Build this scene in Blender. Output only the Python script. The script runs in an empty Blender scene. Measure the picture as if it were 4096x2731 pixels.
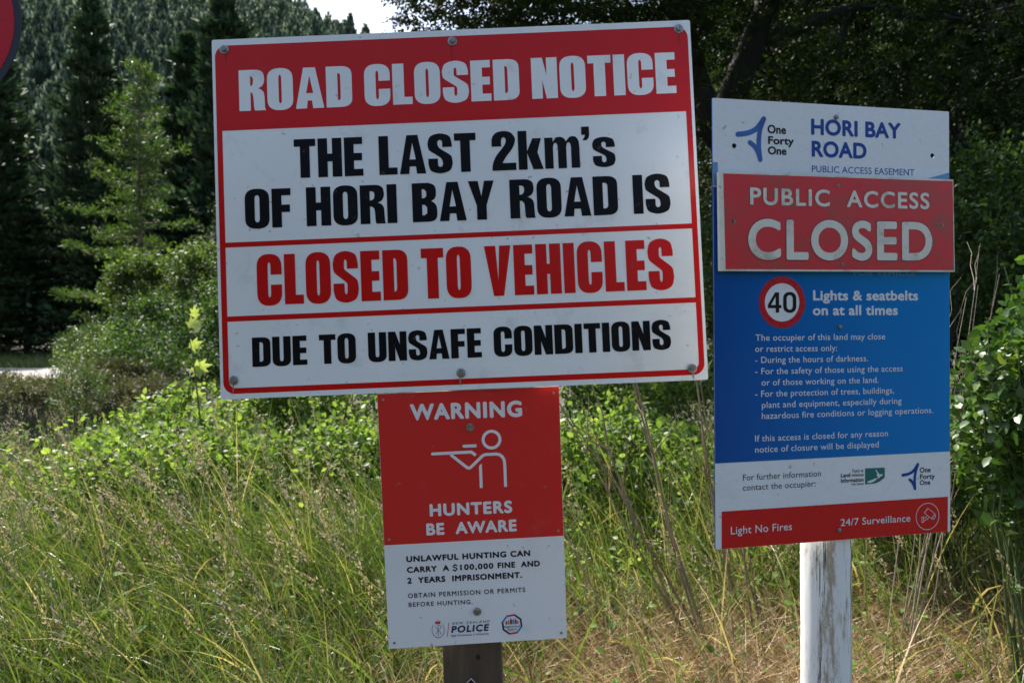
import bpy, math, random
import numpy as np
from mathutils import Vector, Matrix
from mathutils.geometry import tessellate_polygon
random.seed(7)
rng = np.random.default_rng(11)
R = math.radians
SC = bpy.context.scene
COL = SC.collection

# ------------------------------------------------------------------ camera, sky, sun
cam = bpy.data.cameras.new('camera')
cam.lens = 28; cam.sensor_width = 36; cam.clip_end = 2000; cam.clip_start = .05
cam.dof.use_dof = True; cam.dof.focus_distance = 1.95; cam.dof.aperture_fstop = 5.6
co = bpy.data.objects.new('camera', cam); COL.objects.link(co)
co.location = (0, 0, 1.6); co.rotation_euler = (R(90), 0, 0)
SC.camera = co
SUN_EL, SUN_AZ = 50, -36          # azimuth from +Y, positive towards +X
w = bpy.data.worlds.new('World'); SC.world = w; w.use_nodes = True
sky = w.node_tree.nodes.new('ShaderNodeTexSky'); sky.sky_type = 'NISHITA'; sky.sun_disc = False
sky.sun_elevation = R(SUN_EL); sky.sun_rotation = R(SUN_AZ); sky.air_density = 1.0; sky.dust_density = 2.5; sky.ozone_density = 1.0
bg = w.node_tree.nodes['Background']; bg.inputs[1].default_value = .12
w.node_tree.links.new(sky.outputs[0], bg.inputs[0])
sl = bpy.data.lights.new('sun', 'SUN'); sl.energy = 5; sl.angle = R(.5); sl.color = (1, .95, .87)
so = bpy.data.objects.new('sun', sl); COL.objects.link(so)
sd = Vector((math.sin(R(SUN_AZ))*math.cos(R(SUN_EL)), math.cos(R(SUN_AZ))*math.cos(R(SUN_EL)), math.sin(R(SUN_EL))))
so.rotation_euler = sd.to_track_quat('Z', 'Y').to_euler()
SC.view_settings.view_transform = 'Standard'; SC.view_settings.look = 'None'
SC.view_settings.exposure = 1.2; SC.view_settings.gamma = 1; SC.view_settings.use_curve_mapping = False
SC.render.engine = 'CYCLES'
SC.cycles.max_bounces = 6; SC.cycles.transparent_max_bounces = 4; SC.cycles.use_denoising = True

# ------------------------------------------------------------------ object helpers
def tag(o, label=None, cat=None, group=None, kind=None):
    if label: o['label'] = label
    if cat: o['category'] = cat
    if group: o['group'] = group
    if kind: o['kind'] = kind
    return o
def empty(name, loc=(0, 0, 0), mw=None):
    o = bpy.data.objects.new(name, None); COL.objects.link(o); o.empty_display_size = .1
    if mw is not None: o.matrix_world = mw
    else: o.location = loc
    return o
def mesh(name, V, F, mat=None, attr=None, smooth=False):
    """F: one (m,k) array or a list of them / of index tuples"""
    me = bpy.data.meshes.new(name)
    V = np.asarray(V, dtype=np.float32).reshape(-1, 3)
    if isinstance(F, np.ndarray): F = [F]
    if F and not isinstance(F[0], np.ndarray):
        me.from_pydata(V.tolist(), [], [tuple(f) for f in F])
    else:
        me.vertices.add(len(V)); me.vertices.foreach_set('co', V.ravel())
        li = np.concatenate([f.ravel() for f in F]).astype(np.int32)
        tot = np.concatenate([np.full(len(f), f.shape[1]) for f in F]).astype(np.int32)
        st = np.concatenate([[0], np.cumsum(tot)[:-1]]).astype(np.int32)
        me.loops.add(len(li)); me.loops.foreach_set('vertex_index', li)
        me.polygons.add(len(tot)); me.polygons.foreach_set('loop_start', st); me.polygons.foreach_set('loop_total', tot)
    me.update(calc_edges=True); 
    if attr is not None:
        a = me.attributes.new('rnd', 'FLOAT', 'POINT'); a.data.foreach_set('value', np.asarray(attr, dtype=np.float32))
    if smooth: me.polygons.foreach_set('use_smooth', [True]*len(me.polygons))
    if mat: me.materials.append(mat)
    return me
def obj(name, me, parent=None, loc=None):
    o = bpy.data.objects.new(name, me); COL.objects.link(o)
    if parent: o.parent = parent
    if loc is not None: o.location = loc
    return o
def copy_tree(src, loc, rz=0, s=1, label=None):
    c = src.copy(); COL.objects.link(c); c.location = loc; c.rotation_euler = (0, 0, rz); c.scale = (s, s, s)
    if label: c['label'] = label
    for ch in src.children:
        d = ch.copy(); COL.objects.link(d); d.parent = c
        for g2 in ch.children:
            e = g2.copy(); COL.objects.link(e); e.parent = d
    return c

# ------------------------------------------------------------------ materials
def nm(name):
    m = bpy.data.materials.new(name); m.use_nodes = True
    return m, m.node_tree, m.node_tree.nodes['Principled BSDF']
def plain(name, col, rough=.5, spec=.5, metal=0):
    m, t, b = nm(name); b.inputs['Base Color'].default_value = (*col, 1); b.inputs['Roughness'].default_value = rough
    b.inputs['Specular IOR Level'].default_value = spec; b.inputs['Metallic'].default_value = metal
    return m
def ramp(t, stops):
    r = t.nodes.new('ShaderNodeValToRGB'); e = r.color_ramp.elements
    while len(e) < len(stops): e.new(.5)
    for k, (p, c) in enumerate(stops): e[k].position = p; e[k].color = (*c, 1)
    return r
def noise(t, scale, detail=4, rough=.6, coord='Object', stretch=None):
    tc = t.nodes.new('ShaderNodeTexCoord'); n = t.nodes.new('ShaderNodeTexNoise')
    n.inputs['Scale'].default_value = scale; n.inputs['Detail'].default_value = detail; n.inputs['Roughness'].default_value = rough
    if stretch:
        mp = t.nodes.new('ShaderNodeMapping'); mp.inputs['Scale'].default_value = stretch
        t.links.new(tc.outputs[coord], mp.inputs[0]); t.links.new(mp.outputs[0], n.inputs['Vector'])
    else: t.links.new(tc.outputs[coord], n.inputs['Vector'])
    return n
def mixc(t, fac, a, b, mode='MIX'):
    x = t.nodes.new('ShaderNodeMix'); x.data_type = 'RGBA'; x.blend_type = mode
    for sock, v in ((x.inputs[0], fac), (x.inputs[6], a), (x.inputs[7], b)):
        if isinstance(v, tuple): sock.default_value = (*v, 1)
        elif isinstance(v, (int, float)): sock.default_value = v
        else: t.links.new(v, sock)
    return x.outputs[2]
def leafmat(name, stops, rough=.45, spec=.5, trans=.35, tcol=(1.25, 1.3, .6), big=None):
    """leaf: colour picked per leaf by the 'rnd' attribute, thin-sheet translucency"""
    m, t, b = nm(name)
    a = t.nodes.new('ShaderNodeAttribute'); a.attribute_name = 'rnd'
    r = ramp(t, stops); t.links.new(a.outputs['Fac'], r.inputs[0])
    c = r.outputs[0]
    if big:
        n = noise(t, big, 2); rr = ramp(t, [(.3, (.7, .7, .7)), (.7, (1.25, 1.25, 1.2))]); t.links.new(n.outputs[0], rr.inputs[0])
        c = mixc(t, 1.0, c, rr.outputs[0], 'MULTIPLY')
    t.links.new(c, b.inputs['Base Color'])
    b.inputs['Roughness'].default_value = rough; b.inputs['Specular IOR Level'].default_value = spec
    tr = t.nodes.new('ShaderNodeBsdfTranslucent'); t.links.new(mixc(t, 1.0, c, tcol, 'MULTIPLY'), tr.inputs[0])
    mx = t.nodes.new('ShaderNodeMixShader'); mx.inputs[0].default_value = trans
    t.links.new(b.outputs[0], mx.inputs[1]); t.links.new(tr.outputs[0], mx.inputs[2])
    t.links.new(mx.outputs[0], t.nodes['Material Output'].inputs[0])
    return m
def printed(name, col, dirt=.12, rough=.28, dcol=(.18, .15, .1), scale=9, thr=.56, spec=.5):
    """sign vinyl / paint with faint grime specks"""
    m, t, b = nm(name)
    n = noise(t, scale, 8, .72); r = ramp(t, [(thr, (0, 0, 0)), (min(thr+.17, 1), (1, 1, 1))]); t.links.new(n.outputs[0], r.inputs[0])
    n2 = noise(t, 1.6, 3); r2 = ramp(t, [(.3, (.93, .93, .93)), (.75, (1.05, 1.05, 1.05))]); t.links.new(n2.outputs[0], r2.inputs[0])
    base = mixc(t, 1.0, col, r2.outputs[0], 'MULTIPLY')
    mul = t.nodes.new('ShaderNodeMath'); mul.operation = 'MULTIPLY'; mul.inputs[1].default_value = dirt; t.links.new(r.outputs[0], mul.inputs[0])
    t.links.new(mixc(t, mul.outputs[0], base, dcol), b.inputs['Base Color'])
    n5 = noise(t, 46, 3, .5); r5 = ramp(t, [(.68, (0, 0, 0)), (.73, (.45, .45, .45))]); t.links.new(n5.outputs[0], r5.inputs[0])
    t.links.new(mixc(t, r5.outputs[0], mixc(t, mul.outputs[0], base, dcol), tuple(x*.5 for x in dcol)), b.inputs['Base Color'])
    b.inputs['Roughness'].default_value = rough; b.inputs['Specular IOR Level'].default_value = spec
    n3 = noise(t, 60, 3); rr = t.nodes.new('ShaderNodeMapRange'); rr.inputs[3].default_value = rough-.06; rr.inputs[4].default_value = rough+.1
    t.links.new(n3.outputs[0], rr.inputs[0]); t.links.new(rr.outputs[0], b.inputs['Roughness'])
    bp = t.nodes.new('ShaderNodeBump'); bp.inputs['Strength'].default_value = .02; bp.inputs['Distance'].default_value = .002
    t.links.new(n3.outputs[0], bp.inputs['Height']); t.links.new(bp.outputs[0], b.inputs['Normal'])
    return m
M = {}
M['white'] = printed('sign_white', (.77, .80, .81), .3)
M['red'] = printed('sign_red', (.56, .004, .004), .08, .22, spec=.3)
M['black'] = printed('sign_black', (.004, .004, .006), .05, .3, spec=.15)
M['wred'] = printed('warning_red', (.62, .02, .02), .08, .38, (.5, .3, .3), spec=.3)
M['wwhite'] = printed('warning_white', (.74, .76, .81), .15, .38)
M['wink'] = plain('warning_ink', (.009, .011, .016), .4, .25)
M['navy'] = plain('navy_ink', (.012, .022, .09), .4)
M['rim'] = plain('dull_dark_rim', (.03, .035, .05), .5, .3)
M['crimson'] = plain('crimson_ink', (.45, .03, .05), .4)
M['orange'] = plain('orange_ink', (.6, .25, .05), .4)
M['skyblue'] = plain('sky_blue_ink', (.03, .22, .55), .4)
M['bwhite'] = printed('panel_white', (.74, .77, .80), .12, .26)
M['bcream'] = plain('panel_lettering', (.70, .72, .76), .3)
M['hblue'] = plain('heading_blue', (.003, .05, .30), .3, .25)
M['bred'] = printed('band_red', (.58, .010, .012), .06, .26, spec=.3)
M['roundred'] = printed('roundel_red', (.50, .008, .02), .05, .26, spec=.3)
M['teal'] = plain('teal_ink', (.0, .14, .13), .3)
M['gblack'] = plain('lettering_black', (.008, .008, .011), .3, .2)
M['cred'] = printed('closed_red', (.64, .014, .022), .62, .34, (.17, .085, .055), 7, .47)
M['ccream'] = printed('closed_cream', (.74, .72, .64), .8, .4, (.36, .27, .15), 12, .50)
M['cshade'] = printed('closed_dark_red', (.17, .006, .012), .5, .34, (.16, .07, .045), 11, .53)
M['grime'] = plain('grime', (.30, .27, .22), .6)
M['redgrime'] = plain('red_grime', (.22, .02, .015), .5, .3)
M['edge'] = plain('board_edge', (.30, .26, .2), .7)
M['steel'] = None
m, t, b = nm('galvanised_steel'); n = noise(t, 180, 4); r = ramp(t, [(.35, (.16, .15, .13)), (.7, (.42, .43, .43))]); t.links.new(n.outputs[0], r.inputs[0])
t.links.new(r.outputs[0], b.inputs['Base Color']); b.inputs['Metallic'].default_value = .8; b.inputs['Roughness'].default_value = .42; M['steel'] = m
M['brass'] = plain('rivet', (.3, .27, .17), .5, .5, .5)
M['dark'] = plain('dark_recess', (.01, .01, .01), .8)
# printed blue panel: the gradient belongs to the print (navy at the left, brighter to the right)
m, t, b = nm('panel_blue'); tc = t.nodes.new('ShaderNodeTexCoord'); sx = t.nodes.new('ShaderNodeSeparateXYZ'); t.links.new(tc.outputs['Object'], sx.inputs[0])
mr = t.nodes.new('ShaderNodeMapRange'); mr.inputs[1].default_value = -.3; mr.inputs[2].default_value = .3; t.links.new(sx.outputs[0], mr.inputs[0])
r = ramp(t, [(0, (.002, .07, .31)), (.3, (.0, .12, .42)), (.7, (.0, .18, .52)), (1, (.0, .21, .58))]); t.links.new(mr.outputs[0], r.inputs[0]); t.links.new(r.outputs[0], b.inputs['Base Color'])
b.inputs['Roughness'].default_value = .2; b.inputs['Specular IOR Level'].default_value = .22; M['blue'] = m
m, t, b = nm('logo_blue'); n = noise(t, 12, 1); r = ramp(t, [(.35, (.012, .04, .26)), (.65, (.01, .17, .5))]); t.links.new(n.outputs[0], r.inputs[0]); t.links.new(r.outputs[0], b.inputs['Base Color']); b.inputs['Roughness'].default_value = .3; M['logo'] = m
M['paleblue'] = plain('pale_blue_print', (.10, .27, .50), .25)
def woodmat(name, dark, light, sc, stretch, paint=None, pthr=.5, rough=.75):
    m, t, b = nm(name)
    n = noise(t, sc, 8, .7, stretch=stretch); r = ramp(t, [(.3, dark), (.7, light)]); t.links.new(n.outputs[0], r.inputs[0]); c = r.outputs[0]
    h = n.outputs[0]
    if paint:
        n2 = noise(t, 16, 10, .85, stretch=(1.6, 1.6, .30)); r2 = ramp(t, [(pthr, (0, 0, 0)), (pthr+.09, (1, 1, 1))])
        tc2 = t.nodes.new('ShaderNodeTexCoord'); sp_ = t.nodes.new('ShaderNodeSeparateXYZ'); t.links.new(tc2.outputs['Object'], sp_.inputs[0])
        ad = t.nodes.new('ShaderNodeMath'); ad.operation = 'ADD'; ad.inputs[1].default_value = .016; t.links.new(sp_.outputs[0], ad.inputs[0])
        ab = t.nodes.new('ShaderNodeMath'); ab.operation = 'ABSOLUTE'; t.links.new(ad.outputs[0], ab.inputs[0])
        mr_ = t.nodes.new('ShaderNodeMapRange'); mr_.inputs[1].default_value = 0; mr_.inputs[2].default_value = .022; mr_.inputs[3].default_value = -.085; mr_.inputs[4].default_value = .03; t.links.new(ab.outputs[0], mr_.inputs[0])
        sm_ = t.nodes.new('ShaderNodeMath'); sm_.operation = 'ADD'; t.links.new(n2.outputs[0], sm_.inputs[0]); t.links.new(mr_.outputs[0], sm_.inputs[1]); t.links.new(sm_.outputs[0], r2.inputs[0])
        n4 = noise(t, 34, 8, .75, stretch=(2.2, 2.2, .06)); r4 = ramp(t, [(.565, (1, 1, 1)), (.595, (0, 0, 0))]); t.links.new(n4.outputs[0], r4.inputs[0])
        pc = mixc(t, r2.outputs[0], tuple(x*.5 for x in (paint[0], paint[1]*.84, paint[2]*.62)), paint)
        c = mixc(t, r4.outputs[0], (.07, .05, .03), pc); h = r4.outputs[0]
    t.links.new(c, b.inputs['Base Color']); b.inputs['Roughness'].default_value = rough
    bp = t.nodes.new('ShaderNodeBump'); bp.inputs['Strength'].default_value = .5; bp.inputs['Distance'].default_value = .003
    t.links.new(h, bp.inputs['Height']); t.links.new(bp.outputs[0], b.inputs['Normal'])
    return m
M['timber'] = woodmat('weathered_timber', (.035, .024, .015), (.13, .092, .06), 14, (1, 1, .12))
M['paintwood'] = woodmat('flaking_white_paint', (.16, .11, .06), (.38, .30, .2), 30, (1, 1, .06), (.80, .80, .79), .425)
M['bark'] = woodmat('dark_bark', (.008, .007, .006), (.03, .026, .02), 9, (1, 1, .25), rough=.9)
M['greybark'] = woodmat('grey_bark', (.09, .085, .075), (.24, .22, .2), 9, (1, 1, .25), rough=.9)
M['stem'] = woodmat('dry_stem', (.10, .07, .04), (.26, .20, .13), 30, (1, 1, .2), rough=.8)
M['paletwig'] = woodmat('pale_twig', (.18, .14, .10), (.36, .30, .23), 30, (1, 1, .2), rough=.8)
M['greenstem'] = plain('green_stem', (.07, .10, .03), .6)
G3 = lambda a, b_, c: [(0, a), (.5, b_), (1, c)]
M['grass'] = leafmat('green_grass', [(0, (.045, .08, .014)), (.38, (.09, .145, .024)), (.66, (.15, .215, .05)), (.82, (.20, .21, .08)), (.92, (.32, .27, .15)), (1, (.48, .38, .23))], .40, .55, .36)
M['straw'] = leafmat('dry_straw', [(0, (.15, .09, .04)), (.4, (.42, .29, .15)), (.8, (.68, .53, .34)), (1, (.12, .15, .04))], .5, .5, .25, (1.1, 1, .8))
M['seed'] = leafmat('seed_head', [(0, (.2, .18, .10)), (.6, (.36, .33, .22)), (1, (.40, .32, .24))], .5, .4, .35, (1.1, 1, .8))
M['bramble'] = leafmat('bramble_leaf', [(0, (.055, .10, .022)), (.5, (.13, .21, .045)), (.85, (.22, .30, .08)), (1, (.33, .38, .14))], .5, .4, .5)
M['glossy'] = leafmat('glossy_leaf', [(0, (.03, .075, .015)), (.6, (.055, .115, .022)), (.88, (.10, .18, .028)), (1, (.18, .24, .04))], .40, .45, .3)
M['weed'] = leafmat('weed_leaf', G3((.04, .09, .016), (.08, .15, .026), (.14, .23, .04)), .65, .25, .35)
M['shrub'] = leafmat('shrub_leaf', [(0, (.018, .045, .013)), (.55, (.04, .085, .02)), (.85, (.085, .15, .035)), (1, (.20, .27, .10))], .6, .3, .4, big=.6)
M['vine'] = leafmat('vine_leaf', [(0, (.03, .06, .015)), (.5, (.065, .11, .025)), (.85, (.12, .18, .04)), (1, (.25, .30, .12))], .55, .35, .42, big=.7)
M['broom'] = leafmat('broom_leaf', G3((.035, .07, .02), (.055, .10, .025), (.09, .13, .03)), .5, .4, .35)
M['scrub'] = leafmat('scrub_leaf', G3((.035, .04, .016), (.07, .075, .03), (.13, .12, .06)), .6, .3, .3)
M['larch'] = leafmat('larch_needle', G3((.03, .062, .014), (.048, .09, .018), (.075, .125, .026)), .5, .3, .45)
M['pine'] = leafmat('pine_needle', G3((.016, .036, .017), (.032, .062, .028), (.065, .10, .045)), .65, .2, .2, (1.1, 1.2, .8), big=.12)
M['hillpine'] = leafmat('hill_pine_needle', [(0, (.02, .042, .022)), (.45, (.065, .10, .06)), (.75, (.17, .22, .155)), (1, (.36, .41, .33))], .6, .3, .25, (1, 1.1, .9), big=.04)
M['cypress'] = leafmat('cypress_leaf', G3((.05, .08, .018), (.08, .12, .024), (.11, .15, .03)), .5, .4, .3)
M['beech'] = leafmat('dark_tree_leaf', [(0, (.010, .02, .005)), (.6, (.02, .038, .008)), (.9, (.05, .075, .016)), (1, (.11, .14, .035))], .65, .2, .22, big=1.1)
m, t, b = nm('soil'); n = noise(t, 6, 9, .7); r = ramp(t, [(.3, (.025, .022, .014)), (.55, (.06, .055, .03)), (.75, (.05, .07, .025))]); t.links.new(n.outputs[0], r.inputs[0]); t.links.new(r.outputs[0], b.inputs['Base Color']); b.inputs['Roughness'].default_value = .95; M['soil'] = m
m, t, b = nm('gravel'); n = noise(t, 14, 9, .8); r = ramp(t, [(.3, (.17, .16, .145)), (.7, (.33, .31, .285))]); t.links.new(n.outputs[0], r.inputs[0]); t.links.new(r.outputs[0], b.inputs['Base Color']); b.inputs['Roughness'].default_value = .95; M['gravel'] = m

# ------------------------------------------------------------------ terrain
YK = np.array([-60, 1.6, 2.2, 3, 4.2, 6, 8, 12, 22, 24, 36, 38, 46, 56, 66, 900.])
ZK = np.array([-.2, -.1, 0, .26, .42, .5, .46, .5, .42, .40, .40, .45, .8, 3.4, 6.5, 12.])
def g(x, y):
    x = np.asarray(x, float); y = np.asarray(y, float)
    z = np.interp(y, YK, ZK)
    z = z-1.9*np.exp(-((x+5.2)/1.6)**4-((y-7.9)/1.7)**4)
    z = z+.30*np.exp(-((y-10.6)/1.1)**2)*np.clip((-x-2.5)/1.5, 0, 1)+.22*np.clip((y-10.6)/.5, 0, 1)*np.clip((19-y)/7, 0, 1)*np.clip((-x-2.5)/1.5, 0, 1)
    near = np.clip((24-y)/6, 0, 1)
    z = z+near*(.05*np.sin(x*1.7+1)*np.sin(y*1.3)+.03*np.sin(x*4.1)*np.sin(y*3.3+2))
    return z
def hz(x, y):
    x = np.asarray(x, float); y = np.asarray(y, float)
    T = np.where(x > -46, 63-1.0*(x+46), 63-.45*(x+46)); T = np.maximum(T, 14+6*np.sin(x*.05))
    P = 6+.577*(y-62)
    k = 3.0
    zz = -k*np.log(np.exp(-np.clip(P, -50, 200)/k)+np.exp(-np.clip(T, -50, 200)/k))
    return zz+1.2*np.sin(x*.11+y*.07)+.8*np.sin(x*.23-y*.19)
def sheet(name, xs, ys, fz, mat):
    X, Y = np.meshgrid(xs, ys); Z = fz(X, Y); V = np.stack([X, Y, Z], -1).reshape(-1, 3)
    nx = len(xs); i = np.arange((len(ys)-1)*nx).reshape(len(ys)-1, nx)[:, :-1].ravel()
    F = np.stack([i, i+1, i+nx+1, i+nx], 1)
    o = obj(name, mesh(name, V, F, mat, smooth=True)); tag(o, kind='structure'); return o
tag(sheet('ground', np.concatenate([[-900, -300, -120, -60, -40], np.arange(-30, 30.1, .4), [40, 60, 120, 300, 900]]),
      np.concatenate([[-900, -200, -60, -20, -5, 0], np.arange(1, 26, .3), np.arange(26, 70, 2), [100, 200, 400, 900]]), g, M['soil']))
sheet('hill', np.arange(-260, 262, 4.), np.arange(58, 420, 4.), hz, M['soil'])
def roadz(X, Y): return g(X, Y)+.03
sheet('gravel_road', np.arange(-90, -8, 1.5), np.arange(24.6, 35.5, .9), roadz, M['gravel'])

# ------------------------------------------------------------------ foliage helpers
LEAF = (np.array([(0, 0, 0), (.30, .28, .05), (.26, .66, .04), (0, 1, -.06), (-.26, .66, .04), (-.30, .28, .05), (0, .30, 0), (0, .68, -.01)]),
        np.array([(0, 1, 6), (1, 2, 6), (2, 7, 6), (2, 3, 7), (3, 4, 7), (4, 6, 7), (4, 5, 6), (5, 0, 6)]))
DIA = (np.array([(0, 0, 0), (.28, .45, .06), (0, 1, 0), (-.28, .45, .06)]), np.array([(0, 1, 2), (0, 2, 3)]))
NEED = (np.array([(0, 0, 0), (.09, .4, 0), (0, 1, 0), (-.09, .4, 0)]), np.array([(0, 1, 2), (0, 2, 3)]))
def nrmz(a): return a/(np.linalg.norm(a, axis=-1, keepdims=True)+1e-9)
def frames(d, n):
    y = nrmz(d); x = nrmz(np.cross(y, n)); z = np.cross(x, y)
    return np.stack([x, y, z], -1)
def rdir(n): return nrmz(rng.normal(size=(n, 3)))
def scatter(tmpl, P, Fr, S, rnd=None):
    tV, tF = tmpl; n = len(P); k = len(tV)
    V = np.einsum('nij,kj->nki', Fr*np.asarray(S)[:, None, None], tV)+P[:, None, :]
    F = (tF[None]+(np.arange(n)*k)[:, None, None]).reshape(-1, tF.shape[1])
    if rnd is None: rnd = rng.random(n)
    return V.reshape(-1, 3), F, np.repeat(rnd, k)
def join(parts):
    Vs, Fs, As, o = [], [], [], 0
    for V, F, A in parts: Vs.append(V); Fs.append(F+o); As.append(A); o += len(V)
    return np.concatenate(Vs), np.concatenate(Fs), np.concatenate(As)
def tubes(lines, k=6):
    """lines: list of (points (n,3), radii (n,)) -> V, F quads"""
    Vs, Fs, o = [], [], 0
    for P, r in lines:
        P = np.asarray(P, float); r = np.asarray(r, float); n = len(P)
        T = nrmz(np.gradient(P, axis=0)); up = np.array([.13, .97, .2]) if abs(T[0][2]) > .7 else np.array([0, 0, 1.])
        X = nrmz(np.cross(T, up)); Y = np.cross(T, X)
        a = np.arange(k)*2*math.pi/k
        V = P[:, None]+r[:, None, None]*(np.cos(a)[None, :, None]*X[:, None]+np.sin(a)[None, :, None]*Y[:, None])
        Vs.append(V.reshape(-1, 3))
        i = np.arange(n-1)[:, None]*k; j = np.arange(k)[None]; j2 = (j+1) % k
        Fs.append(np.stack([i+j, i+j2, i+k+j2, i+k+j], -1).reshape(-1, 4)+o); o += n*k
    return np.concatenate(Vs), np.concatenate(Fs)
def curve_line(p0, d, L, n=6, droop=0, wob=.05, up=0):
    s = np.linspace(0, 1, n)[:, None]; d = np.asarray(d, float); d = d/np.linalg.norm(d)
    P = np.asarray(p0)+d*L*s+np.array([0, 0, -1.])*droop*L*s**2+np.array([0, 0, 1.])*up*L*s**3
    P[1:] += rng.normal(size=(n-1, 3))*wob*L*s[1:]*.5
    return P
def blades(P, L, Wd, az, lean, curl, seg=4, rnd=None, twist=None):
    n = len(P); s = np.linspace(0, 1, seg+1)
    th = lean[:, None]+curl[:, None]*s[None]
    ds = (L/seg)[:, None]
    hx = np.concatenate([np.zeros((n, 1)), np.cumsum(np.sin((th[:, 1:]+th[:, :-1])/2)*ds, 1)], 1)
    hz_ = np.concatenate([np.zeros((n, 1)), np.cumsum(np.cos((th[:, 1:]+th[:, :-1])/2)*ds, 1)], 1)
    ca, sa = np.cos(az)[:, None], np.sin(az)[:, None]
    C = np.stack([P[:, 0:1]+hx*ca, P[:, 1:2]+hx*sa, P[:, 2:3]+hz_], -1)
    tw = (rng.random(n)*6.28 if twist is None else twist)[:, None]+s[None]*rng.normal(size=(n, 1))*.8
    T = np.stack([np.sin(th)*ca, np.sin(th)*sa, np.cos(th)], -1)
    A = np.stack([-sa+0*s, ca+0*s, 0*s+0*ca], -1); B = np.cross(T, A)
    side = A*np.cos(tw)[..., None]+B*np.sin(tw)[..., None]
    wd = Wd[:, None]*(1-s[None]**1.8)*.5+.0004
    V = np.stack([C-side*wd[..., None], C+side*wd[..., None]], 2)       # n, seg+1, 2, 3
    base = (np.arange(n)*(seg+1)*2)[:, None]; j = np.arange(seg)[None]*2
    F = np.stack([base+j, base+j+1, base+j+3, base+j+2], -1).reshape(-1, 4)
    if rnd is None: rnd = rng.random(n)
    return V.reshape(-1, 3), F, np.repeat(rnd, (seg+1)*2), C
def wedge_points(n, y0, y1, a0, a1, power=1.0):
    """points over the ground between two bearings"""
    y = y0+(y1-y0)*rng.random(n)**power; x = (a0+(a1-a0)*rng.random(n))*y
    return x, y

exec_parts = []
# ------------------------------------------------------------------ far hillside forest
def conifer_crown(n, H, Rr, size, mat, name, tmpl=NEED, up=.5, base=.08, power=.85):
    t_ = rng.random(n)**.8*(1-base)+base
    whorl = np.round(t_*14)/14+rng.normal(size=n)*.012; t_ = np.clip(.5*t_+.5*whorl, base, .995)
    rad = Rr*(1-t_)**power*(.45+.55*rng.random(n)**.5)*(1+.25*np.sin(t_*40+rng.random()*6)); a = rng.random(n)*6.283
    rad *= 1+.22*np.sin(a*3+t_*9)
    P = np.stack([rad*np.cos(a), rad*np.sin(a), t_*H], 1)
    D = np.stack([np.cos(a), np.sin(a), np.full(n, up)+(t_**3)*1.5], 1)+rng.normal(size=(n, 3))*.35
    S = size*(.6+.8*rng.random(n))*(.55+.6*(1-t_))
    V, F, A = scatter(tmpl, P, frames(D, rdir(n)+np.array([0, 0, 1.])), S)
    return mesh(name, V, F, mat, A)
WIDE = (NEED[0]*np.array([2.6, 1, 1]), NEED[1])
hill_meshes = [conifer_crown(1000, 1, .24, .115, M['hillpine'], 'hill_crown', WIDE, up=.9) for k in range(5)]
hv, hf = tubes([(np.array([(0, 0, 0), (0, 0, .5), (0, 0, 1)]), np.array([.018, .012, .002]))], 4)
hill_trunk = mesh('hill_trunk', hv, hf, M['bark'])
pts = []
for yy in np.arange(60, 215, 3.5):
    for xx in np.arange(-.78*yy, .12*yy, 3.1):
        x, y = xx+rng.normal()*.8, yy+rng.normal()*.9
        P_ = 6+.577*(y-62); T_ = (63-1.0*(x+46)) if x > -46 else (63-.45*(x+46))
        if P_ > T_+10: continue
        pts.append((x, y))
vis = [p for p in pts if -.645 < p[0]/p[1] < -.13]
vis.sort(key=lambda p: p[1]); first = set(vis[:300])
LOOK = ['slim grey green pine planted on the steep hillside', ]
for i, (x, y) in enumerate(vis[:300]):
    e = empty('hill_pine', (x, y, float(hz(x, y))-.3)); H = 8.5+4*rng.random(); e.scale = (H*(.7+.25*rng.random()),)*2+(H,); e.rotation_euler = (0, 0, rng.random()*6.28)
    tag(e, 'slim grey green pine in the plantation covering the far hillside', 'tree', 'plantation pines on the far hillside')
    obj('crown', hill_meshes[i % 5], e); obj('trunk', hill_trunk, e)
rest = [p for p in pts if p not in first]
if rest:
    me = hill_meshes[0]; k = len(me.vertices); base = np.empty(k*3, np.float32); me.vertices.foreach_get('co', base); base = base.reshape(-1, 3)
    sel = np.arange(0, 1000, 2); vid = (sel[:, None]*4+np.arange(4)).ravel(); bv = base[vid]*np.array([.9, .9, 1])
    bf = (NEED[1][None]+(np.arange(len(sel))*4)[:, None, None]).reshape(-1, 3); brn = np.repeat(rng.random(len(sel)), 4)
    parts = []
    for (x, y) in rest:
        H = 8+4*rng.random(); a = rng.random()*6.28; c, s_ = math.cos(a), math.sin(a)
        v = bv@np.array([[c, s_, 0], [-s_, c, 0], [0, 0, 1]])*H+np.array([x, y, float(hz(x, y))-.3]); parts.append((v, bf, brn))
    V, F, A = join(parts)
    tag(obj('far_forest', mesh('far_forest', V, F, M['hillpine'], A)), 'grey green pine forest running over the ridge of the far hill', 'forest', kind='stuff')

parts = []
for k in range(110):
    x = -60+120*rng.random(); y = -34-26*rng.random(); H = (15+5*rng.random())*(1.0 if x < 0 else .72); c, s_ = math.cos(k), math.sin(k)
    v = bv@np.array([[c, s_, 0], [-s_, c, 0], [0, 0, 1]])*np.array([H*1.15, H*1.15, H])+np.array([x, y, -.3]); parts.append((v, bf, brn))
V, F, A = join(parts); tag(obj('forest_edge', mesh('forest_edge', V, F, M['hillpine'], A)), 'pine forest edge on the near side of the valley, mirrored in the glossy boards', 'forest', kind='stuff')

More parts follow.
